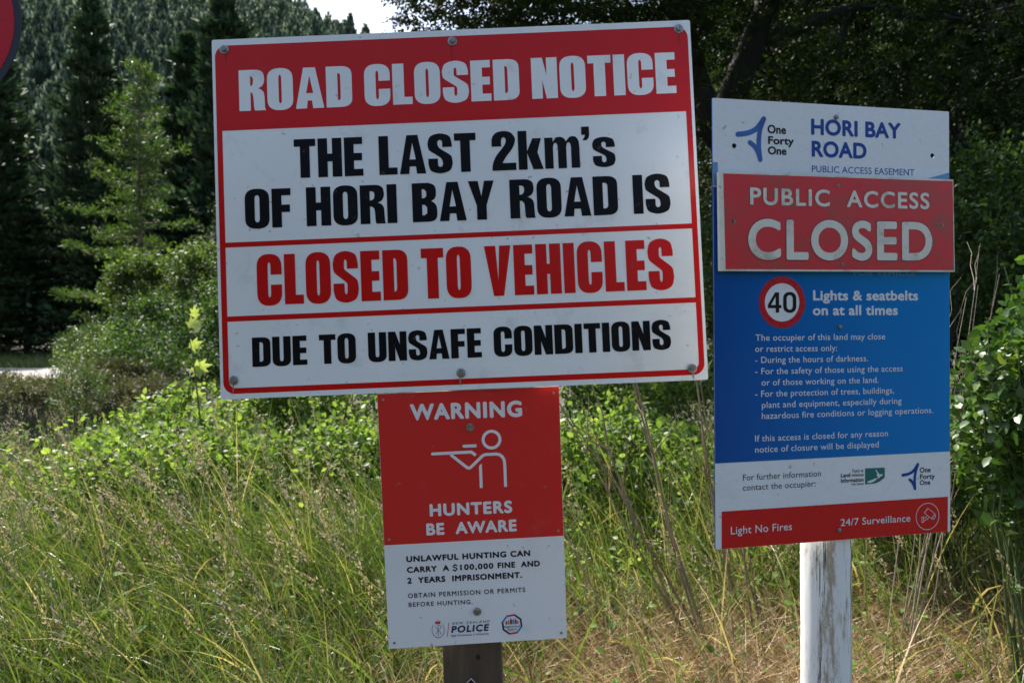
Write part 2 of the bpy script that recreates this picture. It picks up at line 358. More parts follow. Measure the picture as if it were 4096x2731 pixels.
# ------------------------------------------------------------------ tall dark pines across the road
def pine_mesh(seed, H=20, Rr=3.6, n=9000):
    t_ = rng.random(n)**.9*.93+.05
    nb = 16; wl = np.floor(t_*nb)/nb; jit = rng.random(n)
    a0 = np.round(rng.random(n)*7)/7*6.283+wl*nb*1.9; a = a0+rng.normal(size=n)*.16
    out = rng.random(n)**.6
    rad = Rr*(1-t_)**.75*out*(.6+.6*np.sin(wl*77)**2+.28*np.sin(a0*2+wl*31))
    z = (.35*t_+.65*(wl+.5/nb))*H+rad*.28+rng.normal(size=n)*.16
    P = np.stack([rad*np.cos(a), rad*np.sin(a), z], 1)
    D = np.stack([np.cos(a), np.sin(a), np.full(n, .9)], 1)+rng.normal(size=(n, 3))*.5
    V, F, A = scatter(WIDE, P, frames(D, rdir(n)), .55*(.5+.8*rng.random(n)))
    cr = mesh('pine_crown', V, F, M['pine'], A)
    ln = [(np.array([(0, 0, -1), (0, 0, H*.5), (0, 0, H*.96)]), np.array([.22, .13, .02]))]
    for q in range(70):
        tz = .08+.85*q/70; aa = rng.random()*6.28; L = Rr*(1-tz)**.75*.9
        ln.append((curve_line((0, 0, tz*H), (math.cos(aa), math.sin(aa), .3), L, 4), np.linspace(.045, .012, 4)*(1.2-tz)))
    v, f = tubes(ln, 4)
    return cr, mesh('pine_trunk', v, f, M['bark'])
PM = [pine_mesh(k) for k in range(3)]
PINES = [(-24.6, 46.5, 21.0, .95, 'tall dark pine with a pointed top, left of the light green larch'),
         (-17.4, 48, 24.0, 1.0, 'tall dark pine right behind the light green larch, its top beside the notice board'),
         (-29.5, 45, 19, 1.1, 'dark pine at the left edge of the picture below the round red sign'),
         (-21.2, 52, 19.5, .95, 'dark pine between the two tallest pines'),
         (-13.5, 50, 18.5, 1.0, 'dark pine just left of the notice board, mostly hidden by shrubs'),
         (-33.5, 50, 21, 1.1, 'dark pine at the far left under the rim of the round sign'),
         (-27.2, 54, 17, 1.15, 'shaded pine in the second row at the left, beyond the gravel road'),
         (-9.5, 53, 17, 1.1, 'dark pine hidden behind the left part of the notice board'),
         (-38.5, 47, 20, 1.1, 'dark pine cut by the left edge of the frame'),
         (-18.9, 57, 18, 1.1, 'shaded pine in the second row behind the larch'),
         (-31.5, 43.5, 9.5, 1.0, 'low bushy young pine at the far left beyond the road'), (-26.8, 44, 8.5, 1.05, 'low young pine at the foot of the tall dark pine'),
         (-22.6, 44.5, 10, .95, 'young pine filling the dark edge left of the larch'), (-18.6, 44, 9, 1.05, 'young dark pine right behind the broom bush'),
         (-15.2, 45, 10.5, 1.0, 'young dark pine behind the thicket, right of the larch'), (-35.5, 44.5, 10, 1.0, 'young pine at the very edge of the frame beyond the road'),
         (-5.0, 52, 14, 1.1, 'dark pine hidden behind the middle of the notice board')]
for i, (x, y, H, s, lb) in enumerate(PINES):
    e = empty('pine_tree', (x, y, float(g(x, y))-.2)); e.scale = (s, s, H/20); e.rotation_euler = (0, 0, i*1.3)
    tag(e, lb, 'tree', 'tall pines across the gravel road'); cr, tk = PM[i % 3]; obj('crown', cr, e); obj('trunk', tk, e)

# ------------------------------------------------------------------ shrubs
def bush(name, c, r, nclump, per, size, mat, label, cat='shrub', tmpl=DIA, group=None, stems=9, up=.3, droop=0, spread=.16, smat='bark', fl='foliage', shell=.62):
    """crown made of leafy sprigs spread through an uneven ellipsoid"""
    c = np.asarray(c, float); r = np.asarray(r, float); z0 = float(g(c[0], c[1]))
    e = empty(name, (c[0], c[1], z0)); o = np.array([c[0], c[1], z0])
    u = rdir(nclump); u[:, 2] = np.where(u[:, 2] < -.5, -u[:, 2], u[:, 2])
    lob = 1+.22*np.sin(u[:, 0]*5+c[0]*3)*np.cos(u[:, 2]*4+c[1])+.15*np.sin(u[:, 1]*7+u[:, 0]*6)
    rr = (shell+(1-shell)*rng.random(nclump)**.6)*lob
    if nclump > 200:
        K = 13; lu = rdir(K); lu[:, 2] = np.abs(lu[:, 2])*1.1-.25; lr = .30+.22*rng.random(K)
        kk = rng.integers(0, K, nclump); u2 = nrmz(u+lu[kk]*.7+np.array([0, 0, .25]))
        CP = c+(lu[kk]*.68+u2*(lr[kk]*(.75+.25*rng.random(nclump)))[:, None])*r; u = u2
    else: CP = c+u*r*rr[:, None]
    ax = nrmz(u+np.array([0, 0, up])+rng.normal(size=(nclump, 3))*.4)
    sl_ = spread*(.6+.8*rng.random(nclump))
    s = rng.random((nclump, per)); P = CP[:, None]+ax[:, None]*(s*sl_[:, None]*2.2)[..., None]+rng.normal(size=(nclump, per, 3))*spread*.33
    P[..., 2] -= droop*s*s
    P = P.reshape(-1, 3); n = len(P)
    D = np.repeat(ax, per, 0)*.6+rng.normal(size=(n, 3))*.8
    N = rdir(n)*.8+np.array([0, 0, 1.])
    rn = np.clip(np.repeat(rng.random(nclump)*.5, per)+rng.random(n)*.5, 0, 1)
    V, F, A = scatter(tmpl, P-o, frames(D, N), size*(.6+.7*rng.random(n)), rn)
    obj(fl, mesh(name+'_foliage', V, F, mat, A), e)
    ln = []
    for k in range(stems):
        q = CP[rng.integers(nclump)]-o; p0 = np.array([rng.normal()*.12*r[0], rng.normal()*.12*r[1], -.1]); s_ = np.linspace(0, 1, 6)[:, None]
        ln.append((p0+(q-p0)*s_+np.array([0, 0, 1.])*(s_*(1-s_))*.3*r[2]+rng.normal(size=(6, 3))*.02*r[2], np.linspace(.018, .004, 6)*max(.5, r[2])))
    v, f = tubes(ln, 5); obj('stems', mesh(name+'_stems', v, f, M[smat]), e)
    return tag(e, label, cat, group)
B = bush
B('leafy_shrub', (-6.6, 15.0, 1.35), (.75, .8, .85), 360, 22, .075, M['shrub'], 'rounded green shrub with pale leaf edges in front of the larch')
B('leafy_shrub', (-8.05, 17.5, 2.3), (.6, .7, 1.35), 260, 20, .085, M['vine'], 'tall leafy shrub wrapped round the lower trunk of the larch')
B('leafy_shrub', (-5.35, 14.0, 2.3), (.6, .6, .8), 240, 20, .075, M['vine'], 'leafy shrub with arching twigs at the left edge of the notice board')
B('leafy_shrub', (-5.1, 11.6, 1.05), (.75, .7, .55), 280, 24, .055, M['shrub'], 'low dense shrub right of the brown verge')
B('leafy_shrub', (-7.35, 14.4, 1.05), (.5, .5, .55), 220, 20, .06, M['vine'], 'small shrub with bright leaf tips at the left end of the thicket')
B('leafy_shrub', (-4.3, 12.5, 1.6), (.9, .9, .95), 300, 22, .07, M['shrub'], 'dark leafy shrub half hidden by the left edge of the notice board')
B('leafy_shrub', (-7.2, 20, 2.9), (1.1, 1.0, 1.3), 300, 20, .09, M['pine'], 'tall dim shrub behind the thicket, right of the larch trunk')
B('leafy_shrub', (-6.2, 16.8, 2.3), (.5, .5, .9), 200, 18, .08, M['shrub'], 'narrow upright shrub in the middle of the thicket')
B('broom_bush', (-9.6, 18.5, 1.0), (1.0, .7, .65), 600, 14, .12, M['broom'], 'feathery soft green broom bush beside the end of the gravel road', tmpl=NEED, up=1.0, spread=.17)
B('broom_bush', (-5.2, 9.6, .9), (.26, .26, .36), 160, 16, .05, M['larch'], 'small bright green bushy plant above the dark hollow', tmpl=NEED, up=1.0, spread=.07)
B('cypress_bush', (-6.0, 20, 4.2), (1.0, 1.0, 3.2), 700, 18, .14, M['cypress'], 'yellow green cypress beside the left edge of the notice board', 'tree', spread=.22, up=.8, tmpl=NEED)

SCR = [(-7.6, 11.0, 'brownish scrub clump at the left edge above the dark hollow'), (-6.6, 10.6, 'low tangled scrub on the rim of the dark hollow'), (-5.6, 10.9, 'grey green scrub clump right of the hollow rim'),
       (-4.6, 10.2, 'low scrub between the hollow and the brambles'), (-7.0, 12.8, 'low scrub clump on the verge, second row'), (-5.2, 12.6, 'dull green scrub in front of the thicket'), (-8.6, 13.2, 'scrub clump at the left edge beside the road verge')]
for (x, y, lb) in SCR:
    B('scrub_clump', (x, y, float(g(x, y))+(-.06 if x < -6.2 else .08)), (.75, .5, (.13 if x < -6.2 else .24)+.06*rng.random()), 360, 20, .07, M['scrub'], lb, tmpl=NEED, up=.9, spread=.08, smat='stem')
# larch: light green, sparse, with reaching branches
e = empty('larch_tree', (-10.3, 22, float(g(-10.3, 22)))); tag(e, 'light green larch with a bare grey trunk and long drooping side branches', 'tree')
H = 9.0; ln = [(np.array([(0, 0, -.2), (.05, 0, 3), (-.02, 0, 6), (0, 0, H)]), np.array([.10, .075, .045, .012]))]
LP, LD = [], []
for q in range(92):
    tz = .16+.83*q/92; a = rng.random()*6.28; L = (1.7*(1-tz)**.6+.25)*(.35+.85*rng.random()**1.3)
    if q in (11, 12, 27, 40): a = math.pi+rng.normal()*.2; L = 2.4-.01*q
    P_ = curve_line((0, 0, tz*H), (math.cos(a), math.sin(a), .15), L, 7, droop=.35 if tz < .6 else .05, wob=.06, up=.3)
    ln.append((P_, np.linspace(.022, .004, 7)))
    m_ = int(44*L)+8; s = rng.random(m_)**.7*.95+.05; idx = s*6; i0 = np.minimum(idx.astype(int), 5); fr = (idx-i0)[:, None]
    c_ = P_[i0]*(1-fr)+P_[i0+1]*fr; c_ = c_+rng.normal(size=(m_, 3))*np.array([.09, .09, .05])
    LP.append(c_); LD.append(rng.normal(size=(m_, 3))*.8+np.array([0, 0, .5]))
v, f = tubes(ln, 5); obj('trunk', mesh('larch_trunk', v, f, M['stem']), e)
LP = np.concatenate(LP); LD = np.concatenate(LD); LP = np.repeat(LP, 3, 0)+rng.normal(size=(len(LP)*3, 3))*.035; LD = np.repeat(LD, 3, 0)+rng.normal(size=(len(LP), 3))*.5
V, F, A = scatter(NEED, LP, frames(LD, rdir(len(LP))), .17*(.6+.6*rng.random(len(LP)))); obj('crown', mesh('larch_crown', V, F, M['larch'], A), e)

# ------------------------------------------------------------------ dark evergreen trees on the right
def spray_crown(ells, nclump, per, size, spread, center):
    w_ = np.array([e_[2] for e_ in ells], float); w_ /= w_.sum(); ks = rng.choice(len(ells), nclump, p=w_)
    C_ = np.array([e_[0] for e_ in ells], float)[ks]; R_ = np.array([e_[1] for e_ in ells], float)[ks]
    u = rdir(nclump)*(rng.random(nclump)**.42)[:, None]; CP = C_+u*R_
    ax = nrmz(np.stack([u[:, 0], u[:, 1], np.full(nclump, -.15)], 1)+rng.normal(size=(nclump, 3))*np.array([.5, .5, .25]))
    s = rng.random((nclump, per))
    flat = rng.normal(size=(nclump, per, 3))*np.array([1, 1, .35])*spread*.4
    P = (CP[:, None]+ax[:, None]*(s*spread*2)[..., None]+flat*(1-.5*s[..., None])).reshape(-1, 3); n = len(P)
    D = np.repeat(ax, per, 0)+rng.normal(size=(n, 3))*.7; N = rng.normal(size=(n, 3))*.55+np.array([0, 0, 1.])
    rn = np.clip(np.repeat(rng.random(nclump)*.45, per)+rng.random(n)*.55, 0, 1)
    V, F, A = scatter(DIA, P-center, frames(D, N), size*(.6+.7*rng.random(n)), rn)
    return V, F, A, CP
def big_tree(name, base, ells, nclump, per, size, spread, trunk, limbs, label):
    base = np.array([base[0], base[1], float(g(base[0], base[1]))]); e = empty(name, base)
    V, F, A, CP = spray_crown(ells, nclump, per, size, spread, base); obj('crown', mesh(name+'_crown', V, F, M['beech'], A), e)
    P, r = trunk; ln = [(np.asarray(P)-base, np.asarray(r))]; v, f = tubes(ln, 10); obj('trunk', mesh(name+'_trunk', v, f, M['bark']), e)
    for P, r in limbs:
        P = np.asarray(P, float); v, f = tubes([(P-base, np.asarray(r))], 7); obj('limb', mesh(name+'_limb', v, f, M['bark']), e)
    tw = []
    LP_ = np.concatenate([np.asarray(P) for P, r in limbs]+[np.asarray(trunk[0])])
    for k in rng.choice(len(CP), 260, replace=False):
        q = CP[k]; j = np.argmin(((LP_-q)**2).sum(1)); p0 = LP_[j]; s_ = np.linspace(0, 1, 5)[:, None]
        tw.append((p0+(q-p0)*s_+rng.normal(size=(5, 3))*.05*s_-base+np.array([0, 0, 1])*(s_*(1-s_))*.3, np.linspace(.022, .005, 5)))
    v, f = tubes(tw, 4); obj('twigs', mesh(name+'_twigs', v, f, M['bark']), e)
    return tag(e, label, 'tree')
big_tree('evergreen_tree', (2.9, 9.6), [((3.6, 9.3, 6.2), (2.9, 2.2, 2.6), 5), ((4.6, 8.6, 3.6), (2.2, 1.6, 1.8), 4), ((.9, 8.9, 5.75), (2.3, 1.2, 1.0), 3.2), ((.5, 8.9, 5.2), (1.7, .9, .45), 1.3), ((1.6, 9.8, 3.4), (1.5, 1.2, 1.6), 2), ((-.7, 9.0, 5.5), (.75, .8, .55), .3), ((5.6, 9.5, 6.5), (2.2, 1.8, 2.4), 2)],
    3500, 46, .055, .17, ([(2.9, 9.6, 0), (2.85, 9.6, 2.5), (2.5, 9.5, 4.2), (3.2, 9.5, 6.0), (3.3, 9.5, 8)], [.26, .22, .18, .14, .06]),
    [([(2.75, 9.6, 3.2), (2.3, 9.3, 4.3), (1.9, 9.1, 5.3), (1.3, 9.0, 6.3), (.6, 9, 6.9)], [.15, .13, .11, .08, .04]),
     ([(2.6, 9.5, 4.2), (1.5, 9.1, 5.1), (.3, 8.9, 5.5), (-.8, 8.9, 5.6)], [.08, .06, .035, .012]),
     ([(3.0, 9.5, 5.2), (3.9, 9.1, 5.4), (5.0, 8.7, 5.1), (6.1, 8.3, 4.4)], [.10, .08, .05, .02]),
     ([(2.85, 9.6, 2.6), (3.9, 9.0, 3.5), (4.8, 8.6, 3.7), (5.9, 8.2, 3.2)], [.09, .07, .045, .02]),
     ([(2.8, 9.6, 3.5), (2.2, 9.2, 4.0), (1.5, 8.8, 3.9)], [.06, .04, .015])],
    'large dark evergreen with black limbs overhanging behind both sign boards')
bt = big_tree('evergreen_tree', (5.4, 14.5), [((6.6, 14.5, 7.5), (3.8, 2.4, 5.2), 4), ((6.4, 14, 3.0), (3.6, 1.8, 2.6), 2)],
    2300, 34, .13, .33, ([(5.4, 14.5, 0), (5.3, 14.5, 4), (5.5, 14.5, 8), (5.4, 14.5, 11.5)], [.3, .26, .18, .06]),
    [([(5.3, 14.5, 4), (3.6, 14.2, 5.5), (2.2, 14, 6.2)], [.14, .09, .03]), ([(5.4, 14.5, 5), (7.2, 14.2, 6.6), (8.6, 14, 7.2)], [.14, .09, .03])],
    'shaded evergreen behind the large dark tree, right of the tall information sign')
for (x, y, s, lb) in [(5.2, 18.5, 1.0, 'shaded evergreen deep behind the tall information sign'), (10.5, 15.5, 1.05, 'dark evergreen at the right edge of the picture'),
                      (8.0, 20, 1.25, 'shaded evergreen in the back row on the right'), (13.5, 19, 1.1, 'shaded evergreen far to the right in the back row')]:
    copy_tree(bt, (x, y, float(g(x, y))), x, s, lb)
B('leafy_shrub', (3.75, 6.6, 1.95), (1.0, .7, 1.15), 420, 26, .055, M['shrub'], 'dim fine leaved shrub in the shade above the glossy bush', shell=.4)
B('leafy_shrub', (1.9, 7.2, 1.6), (1.0, .6, 1.0), 420, 26, .05, M['shrub'], 'leafy shrub seen in the slot between the two sign boards', shell=.4)
B('leafy_shrub', (5.6, 8.0, 1.9), (1.3, .8, 1.3), 380, 26, .065, M['shrub'], 'dark shrub at the far right under the overhanging evergreen', shell=.4)

# ------------------------------------------------------------------ brambles behind the signs
BR = [(-2.15, 5.8, .72, .6, .5, 'bramble mound with yellow green leaves at the left lower corner of the notice board'),
      (-1.35, 6.1, .98, .7, .5, 'bramble mound below the left half of the notice board'),
      (-.55, 6.3, .98, .75, .55, 'bramble mound left of the red warning sign'),
      (.35, 6.5, .95, .8, .6, 'bramble mound directly behind the red warning sign'),
      (1.15, 6.3, .95, .75, .62, 'bramble mound behind the dry stalks right of the warning sign'),
      (1.9, 6.4, .95, .7, .6, 'bramble mound in the gap beside the tall information sign'),
      (-1.1, 5.2, .62, .7, .4, 'low bramble patch mixed with grass in front of the left mound'), (-2.1, 4.9, .6, .6, .35, 'low weedy bramble patch at the left, among the seed heads'), (-.2, 5.3, .62, .6, .4, 'low bramble patch left of the warning sign edge'), (1.6, 5.2, .62, .7, .4, 'low bramble patch at the foot of the tall information sign'),
      (.75, 5.0, .66, .7, .42, 'low bramble patch in front, right of the warning sign'),
      (-2.7, 6.6, .5, .6, .35, 'dim bramble mound beyond the grass, above the dark hollow'),
      (2.7, 6.0, .9, .7, .6, 'bramble mound behind the tall information sign')]
for (x, y, z, rx, rz_, lb) in BR:
    B('bramble_bush', (x, y, z), (rx, .5, rz_*.9), 380, 15, .045, M['bramble'], lb, 'bramble', tmpl=LEAF, stems=14, smat='stem', spread=.09, up=.5, shell=.55)

# sprig with broad bright leaves at the left of the board
def leaf_shape(n=5):
    pts_ = [(0, 0)]
    for a, r_ in [(-70, .45), (-48, .30), (-28, .78), (-14, .55), (0, 1.0), (14, .55), (28, .78), (48, .30), (70, .45)]:
        pts_.append((r_*math.sin(R(a))*1.0, .12+r_*.88*math.cos(R(a))))
    V = [(x, y, .08*abs(x)) for x, y in pts_]+[(0, .45, -.02)]
    k = len(V)-1; F = [(i, (i+1) % k, k) for i in range(k)]
    return V, F
LV, LF = leaf_shape()
e = empty('maple_sprig', (-2.13, 5.4, float(g(-2.13, 5.4)))); tag(e, 'slender shoot with broad bright yellow green lobed leaves by the board edge', 'plant')
v, f = tubes([(np.array([(0, 0, 0), (.03, 0, .5), (-.02, 0, .95), (-.07, 0, 1.28)]), np.array([.008, .007, .005, .002]))], 5); obj('stem', mesh('sprig_stem', v, f, M['greenstem']), e)
lm = mesh('sprig_leaf', LV, LF, M['bramble'], np.full(len(LV), .97))
for k, (dx, dz, sz, rz2) in enumerate([(-.10, 1.25, .11, .5), (.02, 1.22, .12, -.6), (-.14, 1.12, .12, 1.2), (.05, 1.10, .12, -1.3), (-.08, .98, .13, 1.4), (.09, .96, .13, -1.5), (-.1, .78, .11, 1.3), (.1, .74, .12, -1.2), (-.03, 1.32, .09, 0)]):
    o = obj('leaf', lm, e, (dx*.5, rng.normal()*.03, dz)); o.scale = (sz,)*3; o.rotation_euler = (R(70)+rng.normal()*.4, rz2, rng.normal()*.4)

# ------------------------------------------------------------------ glossy shrub at the right edge: stems, single leaves, inner foliage
gl_mesh = []
for k in range(4):
    V = LEAF[0]*np.array([(.9, 1.1, 1.3, .8)[k], 1, (1, 2.2, -1.5, 3)[k]]); V[3, 2] = (-.06, -.2, .1, -.3)[k]; gl_mesh.append(mesh('glossy_leaf', V, LEAF[1], M['glossy'], np.full(len(V), (.2, .55, .8, .98)[k]), smooth=True))
def glossy(cx_, cy_, z0, z1, rx, ry, nsing, nin, label):
    e = empty('glossy_bush', (cx_, cy_, float(g(cx_, cy_)))); zb = e.location.z; tag(e, label, 'shrub')
    ln = []; tips = []
    for k in range(34):
        a = rng.random()*6.28; q = np.array([math.cos(a)*rx*rng.random()**.5, math.sin(a)*ry*rng.random()**.5, z0-zb+(z1-z0)*(.35+.65*rng.random())])
        if rng.random() < .75: q[1] = -abs(q[1])
        p0 = np.array([rng.normal()*.08, rng.normal()*.08, 0]); s_ = np.linspace(0, 1, 9)[:, None]
        P_ = p0+(q-p0)*s_+np.array([q[0], q[1], 0])*.5*s_*(1-s_)+rng.normal(size=(9, 3))*.008
        ln.append((P_, np.linspace(.007, .002, 9))); tips.append(P_)
    v, f = tubes(ln, 5); obj('stems', mesh('glossy_stems', v, f, M['greenstem']), e)
    for i in range(nsing):
        P_ = tips[rng.integers(len(tips))]; s = 3+rng.random()**.7*5; i0 = min(int(s), 7); c_ = P_[i0]+(P_[i0+1]-P_[i0])*(s-i0)
        d = rng.normal(size=3)*np.array([1, 1, .5])+np.array([0, -.5, .35]); nn = np.array([rng.normal()*.5, -.5+rng.normal()*.4, 1.])
        fr = frames(d[None], nn[None])[0]; sz = .034+.034*rng.random()**1.5
        mw = Matrix.Translation(Vector(c_))@Matrix(fr.tolist()).to_4x4()@Matrix.Scale(sz, 4)
        o = obj('leaf', gl_mesh[rng.choice(4, p=[.42, .38, .17, .03])], e); o.matrix_local = mw
    u = rdir(nin)*(rng.random(nin)**.4)[:, None]; P = np.stack([u[:, 0]*rx*1.1, .05+u[:, 1]*ry, (z0+z1)/2-zb+u[:, 2]*(z1-z0)*.55], 1)
    V, F, A = scatter(LEAF, P, frames(rdir(nin), rdir(nin)+np.array([0, 0, 1.])), .035+.025*rng.random(nin)); o = obj('inner_foliage', mesh('glossy_foliage', V, F, M['glossy'], A), e); o['kind'] = 'stuff'
glossy(2.02, 2.95, .86, 1.72, .34, .28, 300, 3600, 'glossy green leaved bush at the right edge beside the blue panel')
glossy(2.42, 3.3, .85, 2.05, .35, .3, 300, 3000, 'taller glossy leaved bush cut by the right edge of the frame')
glossy(2.0, 3.9, .7, 1.35, .5, .35, 150, 2600, 'lower glossy bush behind the bottom right corner of the information sign')

# ------------------------------------------------------------------ dry stalks
def stalks(name, base, tips_, r0, mat, label, part='stem', side=3, group=None):
    bz = float(g(base[0], base[1])); e = empty(name, (base[0], base[1], bz)); tag(e, label, 'dead plant', group)
    for (x, y, z) in tips_:
        p0 = np.array([rng.normal()*.07, rng.normal()*.07, -.03]); q = np.array([x, y, z])-np.array([base[0], base[1], bz]); s_ = np.linspace(0, 1, 9)[:, None]
        P_ = p0+(q-p0)*s_+np.array([.05*np.sign(q[0]), 0, .04])*s_*(1-s_)*2+np.cumsum(rng.normal(size=(9, 3))*.016, 0)*s_
        r_ = r0*(.45+.55*rng.random()); ln = [(P_, np.linspace(r_, r_*.35, 9))]
        for k in range(side):
            i = rng.integers(4, 8); d = (q/np.linalg.norm(q))+rng.normal(size=3)*.5
            ln.append((curve_line(P_[i], d, .12+.2*rng.random(), 5, wob=.08), np.linspace(r0*.4, r0*.15, 5)))
        v, f = tubes(ln, 6); obj(part, mesh(name+'_stem', v, f, mat), e)
stalks('dry_stalks', (.82, 3.3), [(.10, 3.45, 1.62), (.22, 3.5, 1.7), (.40, 3.5, 1.8), (.26, 3.3, 1.35), (.5, 3.4, 1.7)], .009, M['stem'], 'clump of dry brown stalks leaning left behind the corner of the notice board')
stalks('dry_stalks', (1.0, 3.35), [(.66, 3.4, 1.75), (.72, 3.35, 1.8), (.86, 3.4, 1.85), (.92, 3.3, 1.75), (.80, 3.5, 1.6), (.90, 3.45, 1.95)], .007, M['stem'], 'upright dry brown stalks in the slot beside the tall information sign')
stalks('dead_twigs', (1.62, 3.25), [(1.86, 3.2, 1.98), (1.78, 3.2, 1.95), (1.80, 3.1, 1.85), (1.72, 3.25, 1.75), (1.92, 3.3, 1.85), (1.66, 3.2, 1.9), (1.95, 3.3, 1.75), (1.8, 3.1, 1.6), (1.74, 3.15, 1.5)], .004, M['paletwig'], 'bare pale twigs beside the red access closed plate', part='twig', side=6)
stalks('dry_stalks', (.45, 3.5), [(-.2, 3.6, .95), (-.05, 3.4, .9), (.1, 3.55, 1.3), (.0, 3.6, 1.2)], .005, M['paletwig'], 'pale broken stalks lying over the grass right of the warning sign')

# ------------------------------------------------------------------ grasses
STR = lambda x, y: np.clip(1.15*np.exp(-((x-1.25)/1.25)**4-((y-2.9)/.85)**4)+.8*np.exp(-((x+.1)/.6)**2-((y-2.7)/.5)**2), 0, 1)
def field(name, n, reg, L, Wd, lean, curl, azm, mat, label, seg=4, power=1., keep=None, rn=None, tuft=0):
    x, y = wedge_points(n, *reg, power=power)
    if tuft:
        m_ = n//tuft; tx, ty = wedge_points(m_, *reg, power=power); k_ = rng.integers(0, m_, n); fr_ = rng.random(n) < .75
        ph = rng.random(n)*6.283; rr_ = .05*rng.random(n)**.5; x = np.where(fr_, tx[k_]+rr_*np.cos(ph), x); y = np.where(fr_, ty[k_]+rr_*np.sin(ph), y)
        ta = azm(m_); a0_ = azm; tl = rng.random(m_)*.5+.75
    if keep is not None: k = keep(x, y); x, y = x[k], y[k]
    n = len(x); P = np.stack([x, y, g(x, y)-.02], 1)
    A_ = azm(n)
    cl = .5+.5*np.sin(x*3.1+y*1.7)*np.sin(y*2.9-x*1.1)
    Ls = (L[0]+(L[1]-L[0])*rng.random(n)**1.3)*(.75+.4*cl)
    r_ = rng.random(n) if rn is None else rn(x, y, n)
    V, F, A, C = blades(P, Ls, Wd[0]+(Wd[1]-Wd[0])*rng.random(n)**1.5, A_, np.abs(lean[0]+lean[1]*rng.normal(size=n)), curl[0]+curl[1]*rng.random(n), seg, r_)
    o = obj(name, mesh(name, V, F, mat, A)); tag(o, label, 'grass', kind='stuff'); return C
left = lambda n: math.pi+rng.normal(size=n)*1.3
anyw = lambda n: rng.random(n)*6.283
dry = lambda x, y, n: np.clip(rng.random(n)*.92+.25*np.exp(-((x-1)/1.0)**2-((y-2.9)/.8)**2)+.12*rng.random(n), 0, 1)
strawkeep = lambda x, y: rng.random(len(x)) < .32+.75*STR(x, y)
field('tall_grass', 26000, (2.15, 5.2, -.78, .78), (.28, .66), (.003, .011), (.3, .3), (.1, 1.4), left, M['grass'], 'long green grass blades leaning left round the sign posts', 5, .9, keep=lambda x, y: rng.random(len(x)) < np.where(x > .2, .55, 1)*(1-.85*STR(x, y))*np.where((y > 4.3) & (x < -.42*y), .25, 1), rn=dry, tuft=26)
field('meadow_grass', 2600, (3.4, 5.5, -.72, .74), (.5, .92), (.004, .009), (.14, .16), (.1, .8), left, M['grass'], 'tall pale grass rising in front of the brambles', 6, keep=lambda x, y: (rng.random(len(x)) < .9) & ~((y > 4.3) & (x < -.42*y)), rn=lambda x, y, n: rng.random(n), tuft=7)
field('short_grass', 36000, (2.15, 6.0, -.78, .78), (.12, .38), (.004, .013), (.45, .4), (.3, 1.7), anyw, M['grass'], 'short tangled green grass filling the bank', 4, 1.0, keep=lambda x, y: rng.random(len(x)) < 1-.85*STR(x, y), rn=dry, tuft=18)
field('straw_litter', 84000, (2.2, 4.6, -.75, .75), (.12, .40), (.0018, .0042), (1.1, .35), (-.1, .6), lambda n: np.where(rng.random(n) < .6, math.pi*.86, -.3)+rng.normal(size=n)*.6, M['straw'], 'flattened dry straw lying over the bank round the white post', 4, 1.0, keep=strawkeep)
field('verge_grass', 26000, (8.5, 24.5, -.75, -.2), (.10, .26), (.008, .02), (.25, .25), (.2, .8), anyw, M['grass'], 'brownish verge grass in front of the gravel road', 3, 1.0, keep=lambda x, y: g(x, y) > .25, rn=lambda x, y, n: np.where(rng.random(n) < .35, .9+.1*rng.random(n), rng.random(n)*.7))
field('roadside_grass', 14000, (36, 46, -.75, -.25), (.25, .6), (.03, .07), (.25, .25), (.2, .8), anyw, M['grass'], 'green grass strip between the gravel road and the dark pines', 2)
field('hollow_grass', 9000, (5.0, 9.0, -.78, -.2), (.35, .75), (.004, .008), (.25, .25), (.3, 1.2), left, M['grass'], 'shaded grass on the edge of the dark hollow', 4, keep=lambda x, y: g(x, y) > .3)
# seed stems with drooping panicles
def seeds(name, n, reg, Lr, label, npk=46, keep=None):
    x, y = wedge_points(n, *reg)
    if keep is not None: k = keep(x, y); x, y = x[k], y[k]
    n = len(x); P = np.stack([x, y, g(x, y)], 1)
    V, F, A, C = blades(P, Lr[0]+(Lr[1]-Lr[0])*rng.random(n), np.full(n, .0028), math.pi+rng.normal(size=n)*.6, np.abs(.12+.12*rng.normal(size=n)), .2+.7*rng.random(n), 8, rng.random(n)*.5)
    o = obj(name, mesh(name, V, F, M['grass'], A)); tag(o, label[0], 'grass', kind='stuff')
    s = 5.6+2.3*rng.random((n, npk)); i0 = np.minimum(s.astype(int), 7); fr = (s-i0)[..., None]; ar = np.arange(n)[:, None]
    c_ = C[ar, i0]*(1-fr)+C[ar, i0+1]*fr; sp = .006+.012*np.clip(7.4-s, 0, 2)[..., None]
    c_ = (c_+rng.normal(size=c_.shape)*sp*.6*np.array([1, 1, 1])).reshape(-1, 3); T = (C[ar, i0+1]-C[ar, i0]).reshape(-1, 3); T = nrmz(T)+rng.normal(size=T.shape)*.3
    V, F, A = scatter(WIDE, c_, frames(T, rdir(len(c_))), .011+.008*rng.random(len(c_)))
    o = obj('seed_heads', mesh('seed_heads', V, F, M['seed'], A)); tag(o, label[1], 'grass', kind='stuff')
seeds('seed_stems', 230, (2.6, 5.4, -.72, -.12), (.5, .85), ('tall thin flowering grass stems on the left of the bank', 'pale drooping grass seed heads on the left of the bank'))
seeds('seed_stems', 70, (2.6, 4.8, .08, .75), (.5, .8), ('thin flowering grass stems on the right of the bank', 'pale grass seed heads on the right of the bank'))
